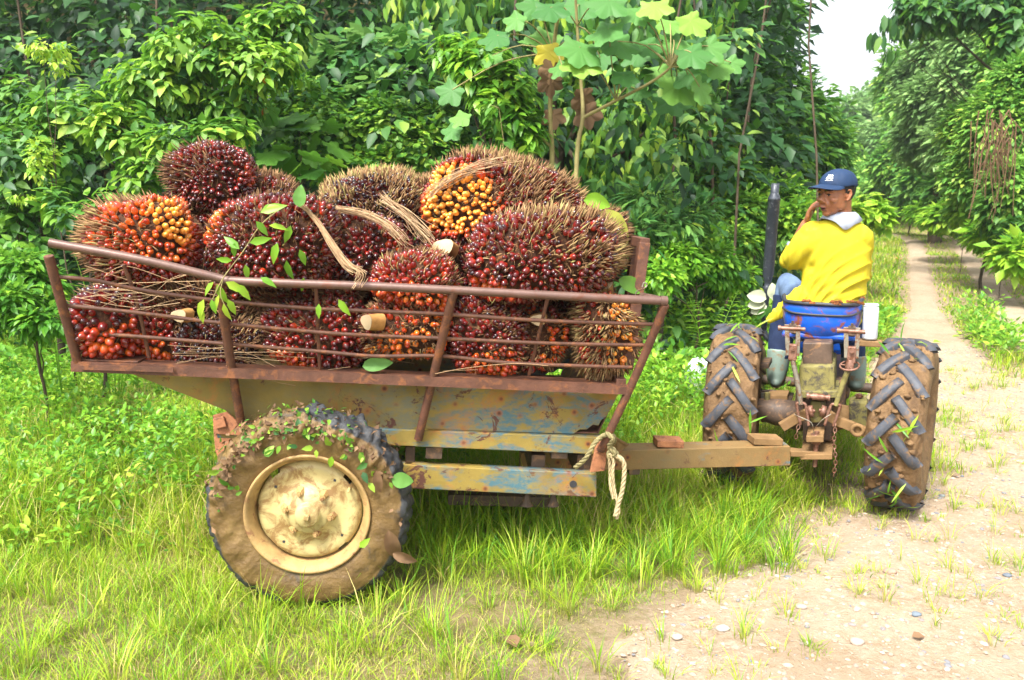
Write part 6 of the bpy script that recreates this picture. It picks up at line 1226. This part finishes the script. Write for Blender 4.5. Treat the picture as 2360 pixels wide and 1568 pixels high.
# eyes, brows, mouth
for s, nm in ((1, 'l'), (-1, 'r')):
    nb = NB(); hb(nb, (.0785, .029 * s, .005), (.0105, .0125, .0055)); part('eye', nb, M['eyewhite'], man); nb = NB(); hb(nb, (.0835, .031 * s, .005), (.0065, .0058, .0056)); part('iris', nb, M['iris'], man)
    nb = NB(); tube(nb, smoothpath([hp(.094, .010 * s, .028), hp(.0945, .026 * s, .034), hp(.080, .047 * s, .028)], 4), [.003, .0042, .002], 8); part('eyebrow', nb, M['hair'], man)
    nb = NB(); tube(nb, smoothpath([hp(.086, .016 * s, .0075), hp(.0905, .029 * s, .0125), hp(.083, .043 * s, .007)], 4), [.0016, .0026, .0016], 6); part('eyelash_line', nb, M['hair'], man)
nb = NB(); hb(nb, (.0905, 0, -.0585), (.010, .023, .0045)); hb(nb, (.0885, 0, -.0715), (.010, .019, .0055)); part('lips', nb, M['lips'], man); nb = NB(); hb(nb, (.0945, 0, -.0648), (.0065, .018, .0022)); part('mouth_shade', nb, M['iris'], man)  # near-black solid paints the shade between the lips
# hair: band below the cap at the back and sides with a sideburn
nb = NB(); ball(nb, hp(-.014, 0, .032), (.100, .080, .094), HX, 60, 44); V = nb.v[0]; rel = (V - HC) @ HX.T
ok = (rel[:, 2] < .062) & (rel[:, 2] > -.052 + .04 * sm((rel[:, 0] + .03) / .05)) & ((rel[:, 0] < -.012) | ((rel[:, 0] < .030) & (rel[:, 2] > -.012) & (rel[:, 0] < .012 + rel[:, 2] * .5)))
nb.f = {k: [(g[ok[g].all(1)], a[ok[g].all(1)], b[ok[g].all(1)]) for g, a, b in gs] for k, gs in nb.f.items()}; nb.v[0] = V + .0015 * nz(V, 300, 1)[:, None]
part('hair', nb, M['hair'], man)
# cap
CC = (-.012, 0, .052); cr = A([.108, .088, .082]); nb = NB(); ball(nb, hp(*CC), cr, HX, 64, 40); V = nb.v[0]; rel = (V - HC) @ HX.T; ok = rel[:, 2] > (.042 - .25 * (rel[:, 0] < 0) * rel[:, 0] * -.5)
nb.f = {k: [(g[ok[g].all(1)], a[ok[g].all(1)], b[ok[g].all(1)]) for g, a, b in gs] for k, gs in nb.f.items()}
aa = np.arctan2(rel[:, 1], rel[:, 0]); nb.v[0] = V - (HX.T @ A([0, 0, 0])) + (norm(V - hp(*CC)) * (-.0022 * np.exp(-((np.mod(aa + pi / 6, pi / 3) - pi / 6) / .05) ** 2) + .0015 * nz(V, 30, 4))[:, None])
cp = part('cap', nb, M['cap'], man); s_ = cp.modifiers.new('solid', 'SOLIDIFY'); s_.thickness = .003
nb = NB(); rows = []
for t in np.linspace(0, 1, 8):
    r_ = []
    for a in np.linspace(-1.15, 1.15, 25):
        e = cos(a / 1.15 * pi / 2) ** .55 if abs(a) < 1.149 else 0; L = .078 * t * e
        x = CC[0] + cr[0] * .985 * cos(a) + L * cos(a * .35); y = cr[1] * .985 * sin(a) + L * sin(a * .35); r_.append(hp(x, y, .046 - .10 * L - 2.6 * y * y * (.45 + .55 * t) + .014 * cos(a)))
    rows.append(r_)
shell(nb, rows); br = part('cap_brim', nb, M['cap'], cp); s_ = br.modifiers.new('solid', 'SOLIDIFY'); s_.thickness = .004
# embroidered emblem on the cap front: a pair of scales under a bar with a line of lettering
def cs(u, v):          # u sideways, v up on the cap front, metres
    a = u / .10 + .32; e = v / .085 + .50; return hp(CC[0] + (cr[0] + .0015) * cos(e) * cos(a), (cr[1] + .0015) * cos(e) * sin(a), CC[2] + (cr[2] + .0015) * sin(e))
nb = NB()
for ln in ([(-.020, .016), (-.010, .021), (-.004, .018), (.004, .021), (.010, .018), (.020, .021)], [(-.013, .018), (-.022, -.002), (-.004, -.002), (-.013, .018)], [(.013, .019), (.004, -.002), (.022, -.002), (.013, .019)], [(-.022, -.002), (-.013, -.006), (-.004, -.002)], [(.004, -.002), (.013, -.006), (.022, -.002)], [(0, .018), (0, -.004)], [(-.024, -.012), (.024, -.012)]):
    tube(nb, [cs(-ln[i][0] * (1 - t) - ln[i + 1][0] * t, ln[i][1] * (1 - t) + ln[i + 1][1] * t) for i in range(len(ln) - 1) for t in (0, .5)] + [cs(-ln[-1][0], ln[-1][1])], .0016, 5)
part('cap_emblem', nb, M['thread'], cp)
# collar
nb = NB(); rows = []; cc0 = neck - UP * .005
for t, rr, dz in ((0, .066, .028), (.5, .082, .012), (1, .104, -.018)):
    r_ = []
    for a in np.linspace(-2.6, 2.6, 33):
        back = -FO * cos(a) + RT * sin(a); vpt = .035 * t * np.exp(-((a - .25) / .35) ** 2); r_.append(cc0 + back * rr + UP * (dz - vpt - .012 * t * sin(a * 2 + .4)))
    rows.append(r_)
shell(nb, rows); co_ = part('collar', nb, M['collar'], man); s_ = co_.modifiers.new('solid', 'SOLIDIFY'); s_.thickness = .005
# shirt: one sewn surface
sh_ = NB(); R_ = [(500, 1915, 1962, .05, .10), (508, 1896, 1974, .075, .105), (520, 1878, 1986, .095, .11), (540, 1868, 1994, .115, .12), (570, 1862, 1999, .130, .13), (605, 1856, 2000, .135, .135), (640, 1850, 1997, .135, .135), (675, 1842, 1990, .135, .135), (705, 1834, 1984, .14, .135), (735, 1826, 1978, .14, .13), (760, 1835, 1970, .12, .13)]
rings = []
for y, xl, xr, dpth, b in R_:
    c = kp((xl + xr) / 2, y, b); hw = mpp(c) * (xr - xl) / 2 / .985; a = np.linspace(0, 2 * pi, 40, endpoint=False)
    rings.append(c + np.outer(np.sign(np.cos(a)) * np.abs(np.cos(a)) ** .85 * hw, RT) + np.outer(np.sin(a) * dpth, FO))
n = 40; F = [(i * n + j, i * n + (j + 1) % n, (i + 1) * n + (j + 1) % n, (i + 1) * n + j) for i in range(len(rings) - 1) for j in range(n)] + [tuple(range(n))[::-1], tuple(range((len(rings) - 1) * n, len(rings) * n))]
sh_.add(np.concatenate(rings), F)
tube(sh_, smoothpath([kp(1900, 545, .11), kp(1868, 562, .115), kp(1842, 588, .14), elL - UP * .005], 5), [.095, .096, .082, .066], 18); ball(sh_, shL, (.078, .078, .075), KAX); ball(sh_, elL - UP * .008 , (.06, .06, .058), KAX); tube(sh_, smoothpath([elL, elL + (wrL - elL) * .32], 3) if False else [elL, elL + (wrL - elL) * .18, elL + (wrL - elL) * .36], [.058, .056, .052], 16)
tube(sh_, smoothpath([kp(1960, 545, .12), shR, (shR + elR) / 2 + RT * .0, elR], 5), [.08, .075, .068, .058], 16)
tube(sh_, smoothpath([kp(1860, 680, .06), kp(1822, 705, .05), kp(1792, 724, .05), kp(1768, 742, .05)], 5), [.075, .058, .036, .016], 16, flat=.6, up=FO)
me = fuse(sh_, .006, 7, 'shirt'); v = getv(me); nn = normals(me); rel = v - kp(1850, 690, 0); X_, Z_ = rel @ RT, rel[:, 2]
o2 = v - kp(1770, 790, 0); ox, oz = o2 @ RT, o2[:, 2]; q = np.arctan2(oz, ox) * .42; along = np.hypot(ox, oz); wv = np.sin(q * 62 + 1.5 * np.sin(along * 9) + 1.6 * nz(v, 5, 3)); wv2 = np.sin(q * 128 + 2.4 * np.sin(along * 13) + 1.8 * nz(v, 9, 6))
am = (.0075 * (1 - 2 * np.abs(wv) ** .7) + .0036 * wv2) * (.25 + .75 * sm((.34 - Z_) / .25)) * (.4 + .6 * np.clip(nz(v, 5, 8) + .6, 0, 1))
am = am * sm((along - .10) / .16); am += .004 * nz(v, 9, 2); v = v + nn * am[:, None]
ap = kp(1868, 618, .02); dap = np.linalg.norm((v - ap) @ np.stack([RT, UP], 1), axis=1); v = v - nn * (.013 * np.exp(-(dap / .026) ** 2))[:, None]; setv(me, v)
mpart('shirt', me, M['shirt'], man)
nb = NB(); e1 = elL + (wrL - elL) * .36; dd = norm(wrL - elL); tube(nb, [e1 - dd * .008, e1 + dd * .006], .0525, 18); part('sleeve_cuff', nb, M['collar'], man)
# trousers and boots
for nm, pts, rr, mt in (('l', [hips, hipL, (hipL + knL) / 2, knL, knL + (ftL - knL) * .2], [.125, .10, .080, .064, .062], 'jeans'), ('r', [hips, hipR, (hipR + knR) / 2, knR, knR + (ftR - knR) * .2], [.125, .105, .09, .074, .07], 'jeans')):
    nb = NB(); tube(nb, smoothpath(pts, 5), rr, 18); me = fuse(nb, .008, 5); v = getv(me); setv(me, v + normals(me) * (.006 * nz(v, 26, 3) + .006 * np.abs(nz(v, 16, 8)))[:, None]); mpart('trouser_thigh', me, M[mt], man)
for k_, f_ in ((knL, ftL), (knR, ftR)):
    nb = NB(); tube(nb, smoothpath([k_ + (f_ - k_) * .12, k_ + (f_ - k_) * .4, k_ + (f_ - k_) * .78], 5), [.076, .074, .066], 18); me = fuse(nb, .008, 5); v = getv(me); setv(me, v + normals(me) * (.007 * nz(v, 24, 5))[:, None]); mpart('trouser_leg', me, M['navycloth'], man)
    nb = NB(); tube(nb, smoothpath([k_ + (f_ - k_) * .68, k_ + (f_ - k_) * .85, f_], 5), [.074, .064, .052], 18); ball(nb, f_ - UP * .005 + FO * .06, (.052, .13, .042), KAX); mpart('rubber_boot', fuse(nb, .008, 5), M['boot'], man)
# ---------------------------------------------------------------- light haze in the valley air
def haze():
    m, ns, ls = newmat('thin humid haze'); pv = ns.new('ShaderNodeVolumePrincipled'); o = ns.new('ShaderNodeOutputMaterial'); ls.new(pv.outputs[0], o.inputs['Volume'])
    pv.inputs['Density'].default_value = .0012; pv.inputs['Color'].default_value = (.86, .95, .90, 1); pv.inputs['Anisotropy'].default_value = .3
    nb = NB(); box(nb, (15, 80, 19), (214, 206, 44)); return tag(part('haze', nb, m), 'thin pale haze in the valley air', 'haze', kind='stuff')
haze()
cleanup()
